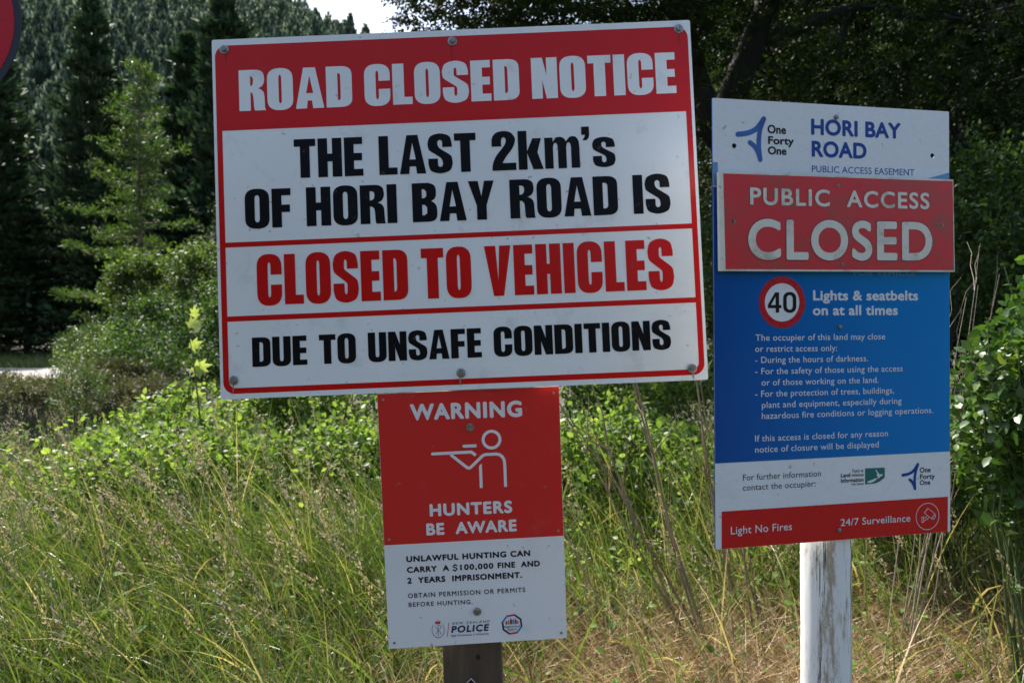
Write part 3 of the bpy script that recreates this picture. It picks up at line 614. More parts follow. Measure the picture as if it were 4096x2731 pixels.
# leafy growth running from the brambles into the grass
n = 15000; x, y = wedge_points(n, 3.5, 5.9, -.66, .62); k = rng.random(n) < np.clip((y-3.3)/1.6, 0, 1)*(.55+.45*np.sin(x*3.7+y*2)*np.sin(y*4.1-x)); x, y = x[k], y[k]; n = len(x)
P = np.stack([x, y, g(x, y)+.08+.48*rng.random(n)*np.clip((y-3)/2, .3, 1)], 1); V, F, A = scatter(LEAF, P, frames(rdir(n), rdir(n)*.8+np.array([0, 0, .8])), .022+.03*rng.random(n))
tag(obj('leafy_weeds', mesh('leafy_weeds', V, F, M['bramble'], A)), 'light green leafy weeds tangled through the tall grass below the notice board', 'weeds', kind='stuff')
# low round leaved weeds
n = 5200; x, y = wedge_points(n, 2.4, 5.4, -.75, .78); k = rng.random(n) < (.25+.75*np.exp(-((x-.9)/1.1)**2-((y-3.9)/.7)**2)); x, y = x[k], y[k]; n = len(x)
P = np.stack([x, y, g(x, y)+.04+.22*rng.random(n)], 1); V, F, A = scatter(LEAF, P, frames(rng.normal(size=(n, 3))*np.array([1, 1, .3]), rng.normal(size=(n, 3))*.4+np.array([0, -.3, 1])), (.02+.03*rng.random(n)))
tag(obj('ground_weeds', mesh('ground_weeds', V, F, M['weed'], A)), 'broad leaved green weeds low among the grass', 'weeds', kind='stuff')

# ------------------------------------------------------------------ flat shapes and lettering for the signs (local x right, y up, z towards the viewer; metres)
def tess(loops):
    """loops: outer + holes as lists of (x,y) -> V, tris"""
    vs = [(x, y) for L in loops for x, y in L]
    return vs, tessellate_polygon([[Vector((x, y, 0)) for x, y in L] for L in loops])
class Flat:
    def __init__(s): s.V = []; s.F = []
    def poly(s, loops, z=0):
        vs, fs = tess(loops); o = len(s.V); s.V += [(x, y, z) for x, y in vs]
        for f in fs:
            a, b_, c = [vs[i] for i in f]
            if (b_[0]-a[0])*(c[1]-a[1])-(b_[1]-a[1])*(c[0]-a[0]) < 0: f = (f[0], f[2], f[1])
            s.F.append(tuple(i+o for i in f))
        return s
    def build(s, name, mat, parent, z=0, sub=None):
        o = obj(name, mesh(name, np.array(s.V)*.001, s.F, mat), parent, (0, 0, z)); return o
def circ(cx_, cy_, r, n=28, ry=None, rev=False):
    p = [(cx_+r*math.cos(2*math.pi*i/n), cy_+(ry or r)*math.sin(2*math.pi*i/n)) for i in range(n)]
    return p
def rrect(x0, y0, x1, y1, rx, ry=None, n=7, e=1.0, corners=(1, 1, 1, 1)):
    ry = ry or rx; out = []
    for k, (cx_, cy_, a) in enumerate([(x1-rx, y1-ry, 0), (x0+rx, y1-ry, 90), (x0+rx, y0+ry, 180), (x1-rx, y0+ry, 270)]):
        if not corners[k]:
            out.append(((x1, y1), (x0, y1), (x0, y0), (x1, y0))[k]); continue
        for i in range(n+1):
            t_ = R(a+90*i/n); c, s_ = math.cos(t_), math.sin(t_)
            out.append((cx_+rx*math.copysign(abs(c)**e, c), cy_+ry*math.copysign(abs(s_)**e, s_)))
    return out
def smooth(P, n=4):
    """Catmull-Rom through open points"""
    P = [Vector(p) for p in P]; out = []
    for i in range(len(P)-1):
        a, b_, c, d = P[max(i-1, 0)], P[i], P[i+1], P[min(i+2, len(P)-1)]
        for k in range(n):
            t_ = k/n; out.append(tuple(.5*((2*b_)+(c-a)*t_+(2*a-5*b_+4*c-d)*t_*t_+(3*b_-a-3*c+d)*t_**3)))
    out.append(tuple(P[-1])); return out
def stroke(P, wd, c0=True, c1=True, sm=0):
    if sm: P = smooth(P, sm)
    P = [Vector(p) for p in P]; L, Rr = [], []
    for i, p in enumerate(P):
        a = (P[i]-P[i-1]).normalized() if i else (P[1]-P[0]).normalized(); b_ = (P[i+1]-P[i]).normalized() if i < len(P)-1 else a
        d = (a+b_).normalized(); nn = Vector((-d.y, d.x)); k = 1/max(.45, math.sqrt(max(0, (1+a.dot(b_))/2))); w2 = (wd[i] if isinstance(wd, list) else wd)/2
        L.append(tuple(p+nn*w2*k)); Rr.append(tuple(p-nn*w2*k))
    def cap(p, d, w2):
        a0 = math.atan2(d.y, d.x); return [(p.x+w2*math.cos(a0-math.pi/2+math.pi*i/6), p.y+w2*math.sin(a0-math.pi/2+math.pi*i/6)) for i in range(1, 6)]
    w0 = (wd[0] if isinstance(wd, list) else wd)/2; w1 = (wd[-1] if isinstance(wd, list) else wd)/2
    out = Rr+(cap(P[-1], (P[-1]-P[-2]).normalized(), w1) if c1 else [])+L[::-1]+(cap(P[0], (P[0]-P[1]).normalized(), w0) if c0 else [])
    return [out]
# heavy condensed sans, cap height 1; s = stem width, w = width of the round letters
def heavy(ch, s, w, t=.17):
    E = .8
    i = (w-2*s)
    if ch == 'O': return w, [rrect(0, -.015, w, 1.015, w*.5, .27, e=E), rrect(s, .15, w-s, .85, i/2, .1, e=.9)]
    if ch == 'D': return w, [rrect(0, 0, w, 1, w*.45, .22, e=E, corners=(1, 0, 0, 1)), rrect(s, t, w-s, 1-t, i*.6, .08, corners=(1, 0, 0, 1))]
    if ch in 'CU':
        if ch == 'C':
            o = [p for p in rrect(0, -.015, w, 1.015, w*.5, .27, e=E)]; top = [p for p in o if p[1] >= .5]; bot = [p for p in o if p[1] < .5]
            inn = rrect(s, .15, w-s, .85, i/2, .1, e=.9); it = [p for p in inn if p[1] >= .5]; ib = [p for p in inn if p[1] < .5]
            return w, [[(w, .60)]+top+bot+[(w, .40), (w-s, .40)]+ib[::-1]+it[::-1]+[(w-s, .60)]]
        o = [p for p in rrect(0, -.015, w, 1.015, w*.5, .25, e=E) if p[1] < .5]; ib = [p for p in rrect(s, .15, w-s, .85, i/2, .1, e=.9) if p[1] < .5]
        return w, [[(0, 1)]+o+[(w, 1), (w-s, 1)]+ib[::-1]+[(s, 1)]]
    if ch == 'I': return s, [[(0, 0), (s, 0), (s, 1), (0, 1)]]
    if ch == 'L': return w*.76, [[(0, 0), (w*.76, 0), (w*.76, t+.01), (s, t+.01), (s, 1), (0, 1)]]
    if ch in 'EF':
        W_ = w*.78; lo = [(0, 0), (W_, 0), (W_, t+.01), (s, t+.01), (s, .40), (W_*.95, .40), (W_*.95, .59), (s, .59), (s, 1-t-.01), (W_*.98, 1-t-.01), (W_*.98, 1), (0, 1)]
        if ch == 'F': lo = [(0, 0), (s, 0), (s, .39), (W_*.95, .39), (W_*.95, .58), (s, .58), (s, 1-t-.01), (W_, 1-t-.01), (W_, 1), (0, 1)]
        return W_, [lo]
    if ch == 'T': W_ = w*.9; c = W_/2; return W_, [[(c-s/2, 0), (c+s/2, 0), (c+s/2, 1-t-.02), (W_, 1-t-.02), (W_, 1), (0, 1), (0, 1-t-.02), (c-s/2, 1-t-.02)]]
    if ch == 'H': return w, [[(0, 0), (s, 0), (s, .40), (w-s, .40), (w-s, 0), (w, 0), (w, 1), (w-s, 1), (w-s, .6), (s, .6), (s, 1), (0, 1)]]
    if ch == 'N': return w, [[(0, 0), (s*.93, 0), (s*.93, .46), (w-s*.98, 0), (w, 0), (w, 1), (w-s*.93, 1), (w-s*.93, .56), (s*.98, 1), (0, 1)]]
    if ch == 'V': W_ = w*1.06; return W_, [[(W_*.31, 0), (W_*.69, 0), (W_, 1), (W_-s*1.02, 1), (W_*.5, .30), (s*1.02, 1), (0, 1)]]
    if ch == 'A': W_ = w*1.1; c = W_/2; return W_, [[(0, 0), (s*.97, 0), (s*1.05, .19), (W_-s*1.05, .19), (W_-s*.97, 0), (W_, 0), (W_*.71, 1), (W_*.29, 1)], [(c, .80), (W_*.40-s*.1+.01, .37), (W_*.60+s*.1-.01, .37)]]
    if ch == 'Y': W_ = w*1.06; c = W_/2; return W_, [[(c-s/2, 0), (c+s/2, 0), (c+s/2, .37), (W_, 1), (W_-s*1.0, 1), (c, .60), (s*1.0, 1), (0, 1), (c-s/2, .37)]]
    if ch == 'R':
        return w, [[(0, 0), (s, 0), (s, .45), (s+i*.5, .44), (w-s-.01, .38), (w-s, .30), (w-s+.01, .06), (w-s+.03, 0), (w+.02, 0), (w, .05), (w-.01, .30)]+smooth([(w-.01, .34), (w-.03, .44), (w-.10, .515), (w-.17, .535)], 3)
                +smooth([(w-.15, .545), (w-.06, .60), (w-.015, .70), (w-.01, .80), (w-.04, .92), (w-.13, .985), (w-.25, 1)], 3)+[(0, 1)], [(s, .60), (s+i*.5, .61), (w-s-.01, .66), (w-s, .76), (w-s-.02, .82), (s+i*.4, .84), (s, .84)]]
    if ch == 'B':
        return w, [[(0, 0), (w-.22, 0)]+smooth([(w-.2, 0), (w-.07, .03), (w, .14), (w, .36), (w-.05, .47), (w-.13, .525)], 4)+smooth([(w-.12, .54), (w-.05, .59), (w-.015, .68), (w-.015, .84), (w-.07, .95), (w-.2, 1)], 4)+[(0, 1)],
                [(s, t), (s+i*.5, t), (w-s, .22), (w-s, .38), (s+i*.5, .44), (s, .44)], [(s, .61), (s+i*.5, .61), (w-s-.01, .66), (w-s-.01, .78), (s+i*.5, .84), (s, .84)]]
    if ch in 'Ss':
        a, b_ = s, w-s; c = w/2
        P = smooth([(w, .66), (w*.985, .80), (w*.88, .95), (c, 1.015), (w*.12, .95), (0, .80), (0, .69), (w*.06, .585), (w*.35, .46), (w*.545, .37), (b_, .27), (b_-.005, .19), (c+.0, .15), (a+.005, .19), (a, .27)], 4)
        P += [(a, .37), (0, .37)]
        P += smooth([(0, .30), (.012*w, .20), (w*.12, .05), (c, -.015), (w*.88, .05), (w, .20), (w, .33), (w*.94, .44), (w*.66, .56), (w*.46, .65), (a, .74), (a+.005, .81), (c, .85), (b_-.005, .81), (b_, .74), (b_, .66)], 4)
        if ch == 's':
            return w*.93, [[(x*.93, y*.76) for x, y in P]]
        return w, [P]
    if ch == '2':
        c = w/2
        P = [(0, .62)]+smooth([(0, .72), (.02, .86), (w*.2, .975), (c, 1.015), (w*.8, .975), (w*.97, .84), (w*.97, .72), (w*.85, .55), (w*.6, .36), (w*.44, .20), (w*.43, .19)], 4)+[(w, .19), (w, 0), (0, 0)]+smooth([(0, .04), (w*.04, .20), (w*.18, .38), (w*.42, .56), (w*.56, .68), (w-s, .78), (w-s-.02, .83), (c, .855), (s+.02, .83), (s, .76)], 4)+[(s, .62)]
        return w, [P]
    if ch == 'k': return w*1.0, [[(0, 0), (s*.92, 0), (s*.92, .43), (w-s*.98, 0), (w+.02, 0), (w*.80, .44), (w*.97, .80), (w-s*.98, .80), (s*.92, .47), (s*.92, 1), (0, 1)]]
    if ch == 'm':
        q = s*.88; gp = .12; W_ = 3*q+2*gp; h = .80
        a1 = 2*q+gp; P = [(0, 0), (q, 0), (q, h*.70)]+smooth([(q+.02, h*.80), (q+gp/2, h*.83), (q+gp-.02, h*.80), (q+gp, h*.70)], 2)+[(q+gp, 0), (a1, 0), (a1, h*.70)]+smooth([(a1+.02, h*.80), (a1+gp/2, h*.83), (a1+gp-.02, h*.80), (a1+gp, h*.70)], 2)+[(a1+gp, 0), (W_, 0)]
        P += smooth([(W_, h*.66), (W_-.02, h*.88), (W_-.10, h*1.01), (a1+gp*.9, h*1.01), (a1+.04, h*.93), (a1, h*.86)], 3)+smooth([(a1-.04, h*.95), (a1-.12, h*1.01), (q+gp*.7, h*1.0), (q+.04, h*.93), (q, h*.86)], 3)+[(q*.98, h), (0, h)]
        return W_, [P]
    if ch == "'": return s*.85, [[(0, 1.05), (s*.82, 1.05), (s*.82, .86)]+smooth([(s*.82, .86), (s*.75, .77), (s*.5, .70)], 3)+[(s*.08, .70), (s*.3, .78), (s*.38, .84), (0, .84)]]
    return .2, None
def heavy_line(txt, x0, x1, y, h, s, w, gap=.045, space=.26, tilt=0):
    X = 0; items = []
    for ch in txt:
        if ch == ' ': X += space-gap; continue
        W_, L = heavy(ch, s, w); items.append((X, L)); X += W_+gap
        if ch in 'LT' : X -= .005
    X -= gap; k = (x1-x0)/X; f = Flat()
    for ox, L in items: f.poly([[(x0+(px+ox)*k, y+py*h+tilt*(px+ox)/X) for px, py in lp] for lp in L])
    return f
_capcache = {}
def font_mesh(txt, bold, spacing, shear, res):
    c = bpy.data.curves.new('lettering', 'FONT'); c.body = txt; c.size = 1; c.offset = bold; c.space_character = spacing; c.shear = shear; c.resolution_u = res; c.fill_mode = 'FRONT'
    o = bpy.data.objects.new('lettering', c); COL.objects.link(o); dg = bpy.context.evaluated_depsgraph_get(); me = bpy.data.meshes.new_from_object(o.evaluated_get(dg))
    bpy.data.objects.remove(o); bpy.data.curves.remove(c); return me
def co_of(me): a = np.empty(len(me.vertices)*3, np.float32); me.vertices.foreach_get('co', a); return a.reshape(-1, 3)
def text(parent, txt, x0, x1, y, cap, mat, z, bold=0, spacing=1.0, shear=0, res=3, name='lettering', tilt=0, label=None):
    me = font_mesh(txt, 0, spacing, shear, res); v = co_of(me)
    if 'cap' not in _capcache: _capcache['cap'] = float(co_of(font_mesh('H', 0, 1, 0, 2))[:, 1].max())
    k = (x1-x0)/(v[:, 0].max()-v[:, 0].min()); mn = v[:, 0].min(); ky = cap/(_capcache['cap']+2*bold)
    k = (x1-x0)/(v[:, 0].max()-mn+2*bold)
    v = np.stack([x0+(v[:, 0]-mn+bold)*k, y+(v[:, 1]+bold)*ky, v[:, 2]*0], 1); v[:, 1] += tilt*(v[:, 0]-x0)/(x1-x0)
    Fc = [tuple(p.vertices) for p in me.polygons]; n = len(v); Vs, Fs = [], []
    rings = [(0, 0)] if bold < .003 else [(0, 0)]+[(math.cos(math.pi*q/4), math.sin(math.pi*q/4)) for q in range(8)]
    for q, (dx, dy) in enumerate(rings):
        Vs.append(v+np.array([dx*bold*k, dy*bold*ky, q*.015])); Fs += [tuple(i+q*n for i in f_) for f_ in Fc]
    bpy.data.meshes.remove(me)
    return obj(name, mesh(name, np.concatenate(Vs)*.001, Fs, mat), parent, (0, 0, z))
def sign_root(name, O, U, V_, N, label, cat, zc=0):
    U = Vector(U).normalized(); N = Vector(N).normalized(); V2_ = N.cross(U).normalized(); U = V2_.cross(N)
    mw = Matrix(((U.x, V2_.x, N.x, O[0]), (U.y, V2_.y, N.y, O[1]), (U.z, V2_.z, N.z, O[2]), (0, 0, 0, 1)))
    return tag(empty(name, mw=mw), label, cat)
def plate(parent, name, outer, holes, th, mat, emat):
    """board: front at z=0, back at -th, real holes"""
    f = Flat().poly([outer]+holes); n = len(f.V); V = [(x*.001, y*.001, 0) for x, y, z in f.V]+[(x*.001, y*.001, -th) for x, y, z in f.V]
    F = list(f.F)+[(a+n, c+n, b_+n) for a, b_, c in f.F]; nf = len(F); o = 0
    for L in [outer]+holes:
        for i in range(len(L)):
            j = (i+1) % len(L); F.append((o+i, o+j, o+j+n, o+i+n))
        o += len(L)
    me = mesh(name, np.array(V), F, mat); me.materials.append(emat)
    for p in list(me.polygons)[nf:]: p.material_index = 1
    return obj(name, me, parent)
def bolt_mesh(rw, rh, hh, kind='hex'):
    """washer + head as one small turned mesh"""
    V, F = [], []
    def ring(r, z, n, ph=0): o = len(V); V.extend([(r*math.cos(2*math.pi*i/n+ph), r*math.sin(2*math.pi*i/n+ph), z) for i in range(n)]); return o
    def band(a, b_, n): F.extend([(a+i, a+(i+1) % n, b_+(i+1) % n, b_+i) for i in range(n)])
    n = 24
    if kind == 'hex':
        a = ring(rw, 0, n); b_ = ring(rw, .0018, n); c = ring(rw*.86, .0028, n); d = ring(rh*1.15, .0028, n); band(a, b_, n); band(b_, c, n); band(c, d, n); F.append(tuple(range(d, d+n)))
        a = ring(rh, .0029, 6, .3); b_ = ring(rh, hh*.85, 6, .3); c = ring(rh*.82, hh, 6, .3); band(a, b_, 6); band(b_, c, 6); F.append(tuple(range(c, c+6)))
    elif kind == 'socket':
        a = ring(rw, 0, n); b_ = ring(rw*.97, hh*.4, n); c = ring(rw*.8, hh, n); d = ring(rh, hh, n); e_ = ring(rh*.95, hh*.3, n); band(a, b_, n); band(b_, c, n); band(c, d, n); band(d, e_, n); F.append(tuple(range(e_, e_+n)))
    else:
        a = ring(rw, 0, n); b_ = ring(rw*.9, hh*.6, n); c = ring(rw*.5, hh, n); band(a, b_, n); band(b_, c, n); F.append(tuple(range(c, c+n)))
    return mesh('bolt', np.array(V), F, M['steel'])
HEX = bolt_mesh(.0115, .0062, .009); SOCK = bolt_mesh(.0105, .0042, .005, 'socket'); DOME = bolt_mesh(.0065, .003, .005, 'dome'); SCREW = bolt_mesh(.0042, .002, .002, 'socket')
RIV = bolt_mesh(.0036, .002, .0012, 'dome').copy(); RIV.materials.clear(); RIV.materials.append(M['brass'])

# ------------------------------------------------------------------ big notice board
S = sign_root('notice_board', (-.1355, 1.9775, 1.9308), (.99915, -.00173, .04115), None, (-.00347, -.9991, .04221),
              'large white road closed notice board with red border and bold lettering', 'sign')
plate(S, 'board', rrect(-600, -450, 600, 450, 5, n=3), [], .006, M['white'], M['edge'])
for yy in (300, -330):
    for k in (0,):
        V = [(x*.001, (yy+y)*.001, z) for x in (-560, 560) for y in (-35, 35) for z in (-.0062, -.030)]
        obj('backing_rail', mesh('backing_rail', V, [(0, 1, 3, 2), (4, 6, 7, 5), (0, 4, 5, 1), (2, 3, 7, 6), (0, 2, 6, 4), (1, 5, 7, 3)], M['timber']), S)
Flat().poly([rrect(-592.5, -437, 592.5, 434, 28, n=8), rrect(-579, 219.5, 579, 219.6, .01, n=1) if 0 else [(-579, 218), (579, 219), (579, -62.5), (-578.5, -62.5)],
             [(-578.5, -75), (579, -75), (579, -246), (-578.5, -246)], rrect(-578.5, -423, 579, -259, 17, n=6, corners=(0, 0, 1, 1))]).build('border', M['red'], S, .0004)
heavy_line('ROAD CLOSED NOTICE', -534.4, 557.7, 265.9, 103.4, .275, .62, .06, .30).build('heading', M['white'], S, .0008)
heavy_line("THE LAST 2km's", -401.7, 397.3, 91.5, 97.5, .24, .60, .062, .40, tilt=-3.6).build('lettering', M['black'], S, .0008)
heavy_line("OF HORI BAY ROAD IS", -527.6, 528.2, -29.5, 97.2, .24, .60, .062, .38, tilt=-4.0).build('lettering', M['black'], S, .0008)
heavy_line("CLOSED TO VEHICLES", -502.8, 527.9, -221.5, 124.5, .275, .62, .065, .34, tilt=-2).build('lettering', M['red'], S, .0008)
heavy_line("DUE TO UNSAFE CONDITIONS", -519.3, 512.6, -372.9, 72.2, .24, .60, .062, .40, tilt=1.5).build('lettering', M['black'], S, .0008)
for (x, y) in [(-568.3, 423.4), (3.4, 420.1), (570.6, 427.5), (-566.6, -403.9), (-6.6, -408.7), (561.3, -420.9)]:
    o = obj('bolt', HEX, S, (x*.001, y*.001, .0009)); o.rotation_euler = (0, 0, rng.random()*3)

def run(parent, x, y, L, w_, mat, z):
    P_ = [(x+rng.normal()*.4, y-L*q/6) for q in range(7)]; Flat().poly(stroke(P_, [w_*(1-.8*(q/6)) for q in range(7)], False, False)).build('grime_run', mat, parent, z)
for (x, y, L) in [(-567, -415, 26), (-6, -420, 22), (562, -432, 15), (560, -432, 17), (-568, 412, 30), (3.4, 409, 44), (571, 416, 28)]:
    run(S, x+rng.normal()*2, y, L, 3.2, M['grime'] if y < 0 else M['redgrime'], .0008)
# ------------------------------------------------------------------ hunting warning sign
S = sign_root('warning_sign', (-.096, 1.9913, 1.1591), (.99754, .05814, .03918), None, (.06052, -.9962, -.06264),
              'red and white hunting warning sign with a rifle figure, below the notice board', 'sign')
plate(S, 'board', rrect(-225, -321.7, 225, 321.7, 2, n=2), [circ(x, y, 3.0, 10) for x, y in [(-210.8, 306.4), (210.4, 305.3)] if 0], .003, M['wwhite'], M['edge'])
Flat().poly([[(-224.4, -57), (224.4, -57), (224.4, 321.2), (-224.4, 321.2)]]).build('red_field', M['wred'], S, .0004)
text(S, 'WARNING', -146.4, 130.7, 252.5, 40.5, M['wwhite'], .0008, .043, 1.12, tilt=-2.9, res=6)
text(S, 'HUNTERS', -108.4, 97.5, 9.8, 31.4, M['wwhite'], .0008, .043, 1.14, tilt=-1.3, res=6)
text(S, 'BE  AWARE', -118.8, 107.0, -37.6, 30.3, M['wwhite'], .0008, .043, 1.12, tilt=-1.2, res=6)
text(S, 'UNLAWFUL HUNTING CAN', -171.6, 138.6, -102.8, 15.3, M['wink'], .0004, .046, 1.16, tilt=-1.5)
text(S, 'CARRY  A', -171.5, -66, -130.2, 15.1, M['wink'], .0004, .046, 1.14, tilt=-.6)
text(S, '100,000', -38.5, 45, -131, 15.1, M['wink'], .0004, .042, 1.2, tilt=-.4)
f = Flat(); P_ = smooth([(-45.8, -119.5), (-48.6, -117), (-54.1, -117.5), (-55.6, -120.5), (-52.6, -122.6), (-48.1, -124.2), (-46.6, -127.4), (-49.6, -130), (-54.6, -130), (-57.1, -127.5)], 3)
f.poly(stroke(P_, 2.9, False, False)); f.poly([[(-52.2, -117.5), (-50.0, -117.5), (-50.0, -113), (-52.2, -113)]]).poly([[(-52.5, -134.3), (-50.3, -134.3), (-50.3, -130.5), (-52.5, -130.5)]]).build('lettering', M['wink'], S, .0006)
text(S, 'FINE  AND', 55.5, 162.4, -131.5, 15.1, M['wink'], .0004, .046, 1.14, tilt=-.6)
text(S, '2  YEARS  IMPRISONMENT.', -171.5, 116.1, -157.8, 15.4, M['wink'], .0004, .046, 1.14, tilt=-1.2)
text(S, 'OBTAIN PERMISSION OR PERMITS', -171.6, 123.3, -194.7, 11.9, M['wink'], .0004, .016, 1.2, tilt=-1.3)
text(S, 'BEFORE HUNTING.', -170.8, -10.9, -217.4, 11.5, M['wink'], .0004, .016, 1.2, tilt=-1.6)
f = Flat(); f.poly([circ(52.1, 195.8, 24.6, 40), circ(52.1, 195.8, 17.2, 40)])
f.poly(stroke([(-17, 182.5), (14.2, 182.1)], 7.4, True, False)).poly(stroke([(-95.5, 166.8), (1, 167.0), (11.5, 158.2)], 7.4, True, False))
f.poly(stroke([(-50.8, 162.9), (-13, 130), (-9, 127.4), (-5, 127.2), (-1, 129.6), (28, 156), (33, 158.4), (38.7, 159), (63, 159), (71, 157), (78, 151), (82, 142), (82.8, 130), (82.8, 75.2)], 7.4, False, False))
f.poly([[(18.3, 75.5), (25.7, 75.5), (25.7, 137.5), (18.3, 130.5)]]).build('rifle_figure', M['wwhite'], S, .0008)
for y in (229.4, -239.4): obj('bolt', SOCK, S, (0, y*.001, .0009))
for (x, y) in [(-210.8, 306.4), (210.4, 305.3), (211.1, -43.7), (-211.8, -42.8), (-210.7, -307.4), (211.2, -307.4)]: obj('rivet', RIV, S, (x*.001, y*.001, .0006))
# police emblem: crown, two fern wreaths, monogram, scroll
f = Flat()
for sgn in (-1, 1):
    for i in range(13):
        a = R(-62+i*9.2); x = -100+sgn*14.8*math.cos(a); y = -280+17.5*math.sin(a); dx = sgn*math.cos(a+.6)*3.4; dy = math.sin(a+.6)*3.4
        f.poly([[(x, y-.55), (x+dx, y+dy), (x, y+.55)]] if sgn > 0 else [[(x, y-.55), (x, y+.55), (x+dx, y+dy)]])
    f.poly(stroke([(-100+sgn*6, -299.5), (-100+sgn*12.5, -292), (-100+sgn*15, -280), (-100+sgn*12.2, -266)], .8, False, False, 3))
f.poly([[(-100.4, -296), (-99.4, -296), (-99.4, -267), (-100.4, -267)]])
f.poly(stroke([(-98.9, -269), (-94, -269.5), (-92, -273), (-94.5, -277), (-98.9, -278)], 1.1, False, False, 3)).poly(stroke([(-106.5, -272), (-102, -277), (-101, -284), (-106, -291)], 1.1, False, False, 3)).poly(stroke([(-98.8, -281), (-95, -286), (-93.2, -292)], 1.1, False, False))
f.poly(stroke([(-106, -298.5), (-103, -300.5), (-97, -300.5), (-94, -298.5)], 1.6, False, False)).build('police_emblem', M['navy'], S, .0004)
f = Flat().poly([smooth([(-104.5, -265.5), (-106.8, -261.5), (-106.2, -258.7), (-103.5, -257.8), (-100, -259.6), (-96.5, -257.8), (-93.8, -258.7), (-93.2, -261.5), (-95.5, -265.5)], 3)])
f.poly([[(-100.5, -258.8), (-99.5, -258.8), (-99.5, -254.8), (-100.5, -254.8)]]).build('crown_emblem', M['crimson'], S, .0006)
Flat().poly([[(-72.9, -263.3), (-71.2, -263.3), (-77, -299.4), (-78.6, -299.4)]]).build('red_slash', M['crimson'], S, .0004)
text(S, 'NEW ZEALAND', -64.7, 30.3, -269.2, 6.3, M['navy'], .0004, .012, 1.45, .2)
text(S, 'POLICE', -67.4, 28.7, -290.6, 17.9, M['navy'], .0004, .045, 1.2, .15, res=6)
text(S, 'Ng\u0101 Pirihimana o Aotearoa', -69.0, 26.1, -299.9, 5.1, M['navy'], .0004, .012, 1.1, .2)
oc = [(86.5+27.6*math.cos(R(22.5+6+45*i)), -277.7+27.6*math.sin(R(22.5+6+45*i))) for i in range(8)]; ic = [(86.5+22.6*math.cos(R(22.5+6+45*i)), -277.7+22.6*math.sin(R(22.5+6+45*i))) for i in range(8)]
for i in range(8):
    j = (i+1) % 8; Flat().poly([[oc[i], oc[j], ic[j], ic[i]]]).build('octagon_ring', (M['navy'], M['crimson'], M['skyblue'], M['navy'])[i % 4], S, .0004)
for x, h, mt in [(72.5, 9, 'crimson'), (78, 12, 'orange'), (84, 16, 'navy'), (90, 14, 'skyblue'), (96, 14.5, 'crimson'), (101, 9, 'orange')]:
    yb = -277.2; Flat().poly([smooth([(x-2.2, yb), (x-2.4, yb+h*.5), (x-2.0, yb+h*.78), (x+2.0, yb+h*.78), (x+2.4, yb+h*.5), (x+2.2, yb)], 2)]).poly([circ(x, yb+h*.92, 1.3, 10)]).build('figure_mark', M[mt], S, .0004)
text(S, 'Neighbourhood', 66.5, 106, -285.4, 5.0, M['navy'], .0004, .018, 1.05)
text(S, 'Support', 74.0, 98.7, -292.3, 5.3, M['navy'], .0004, .018, 1.05)
text(S, 'NEW ZEALAND', 76, 97, -296.4, 2.2, M['orange'], .0004, 0, 1.2)

# timber post and its diamond marker
P = empty('timber_post', (-.08, 2.09, -.1)); tag(P, 'rough brown square timber post carrying the notice board and warning sign', 'post')
W2 = .0755; V, F = [], []
for i in range(9):
    z = 2.35*i/8; cx_ = -.034*z+.008
    V += [(cx_-W2+rng.normal()*.0006, -.053, z), (cx_+W2+rng.normal()*.0006, -.053, z), (cx_+W2, .05, z), (cx_-W2, .05, z)]
for i in range(8):
    for j in range(4): a = i*4+j; b_ = i*4+(j+1) % 4; F.append((a, b_, b_+4, a+4))
F.append((32, 33, 34, 35)); o = obj('shaft', mesh('post_shaft', np.array(V), F, M['timber']), P)
bv = o.modifiers.new('b', 'BEVEL'); bv.width = .003; bv.segments = 2; bv.limit_method = 'ANGLE'
kn = Flat().poly([circ(0, 0, 6.5, 16, 7.5)]); o = kn.build('knot', M['dark'], P, 0); o.rotation_euler = (R(90), 0, 0); o.location = (-.007, -.0535, .894)
D = sign_root('diamond_marker', (-.1045, 2.034, .669), (1, .0, .0), None, (0, -1, 0), 'small black diamond marker with a thin white edge nailed low on the timber post', 'marker')
dm = lambda r_: [(0, -r_), (r_, 0), (0, r_), (-r_, 0)]
plate(D, 'plate', dm(72), [], .002, M['gblack'], M['edge']); Flat().poly([dm(72), dm(70)]).build('rim', M['bcream'], D, .0004); Flat().poly([[(-7, 55), (7, 55), (7, 56.6), (-7, 56.6)]]).build('mark', M['bcream'], D, .0004)

# ------------------------------------------------------------------ tall information sign
BO, BU, BN = (.732, 1.799, 1.6408), (.97554, .21941, .01369), (.21957, -.97553, -.01123)
S = sign_root('information_sign', BO, BU, None, BN, 'tall white and blue road information panel with a red bottom band on the white post', 'sign')
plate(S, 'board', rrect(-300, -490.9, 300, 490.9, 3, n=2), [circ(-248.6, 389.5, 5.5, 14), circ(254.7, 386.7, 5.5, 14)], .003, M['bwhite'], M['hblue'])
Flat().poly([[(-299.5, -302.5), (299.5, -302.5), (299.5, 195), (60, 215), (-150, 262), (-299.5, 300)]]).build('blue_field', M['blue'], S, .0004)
Flat().poly([[(-299.5, 302), (-288, 300), (-288, 352), (-299.5, 352)]]).poly([[(229, 330), (299.5, 330), (299.5, 349)]]).build('pale_blue_print', M['paleblue'], S, .0004)
Flat().poly([[(-285.5, -490.5), (292.5, -490.5), (293.5, -408.5), (-285, -408.5)]]).build('red_band', M['bred'], S, .0004)
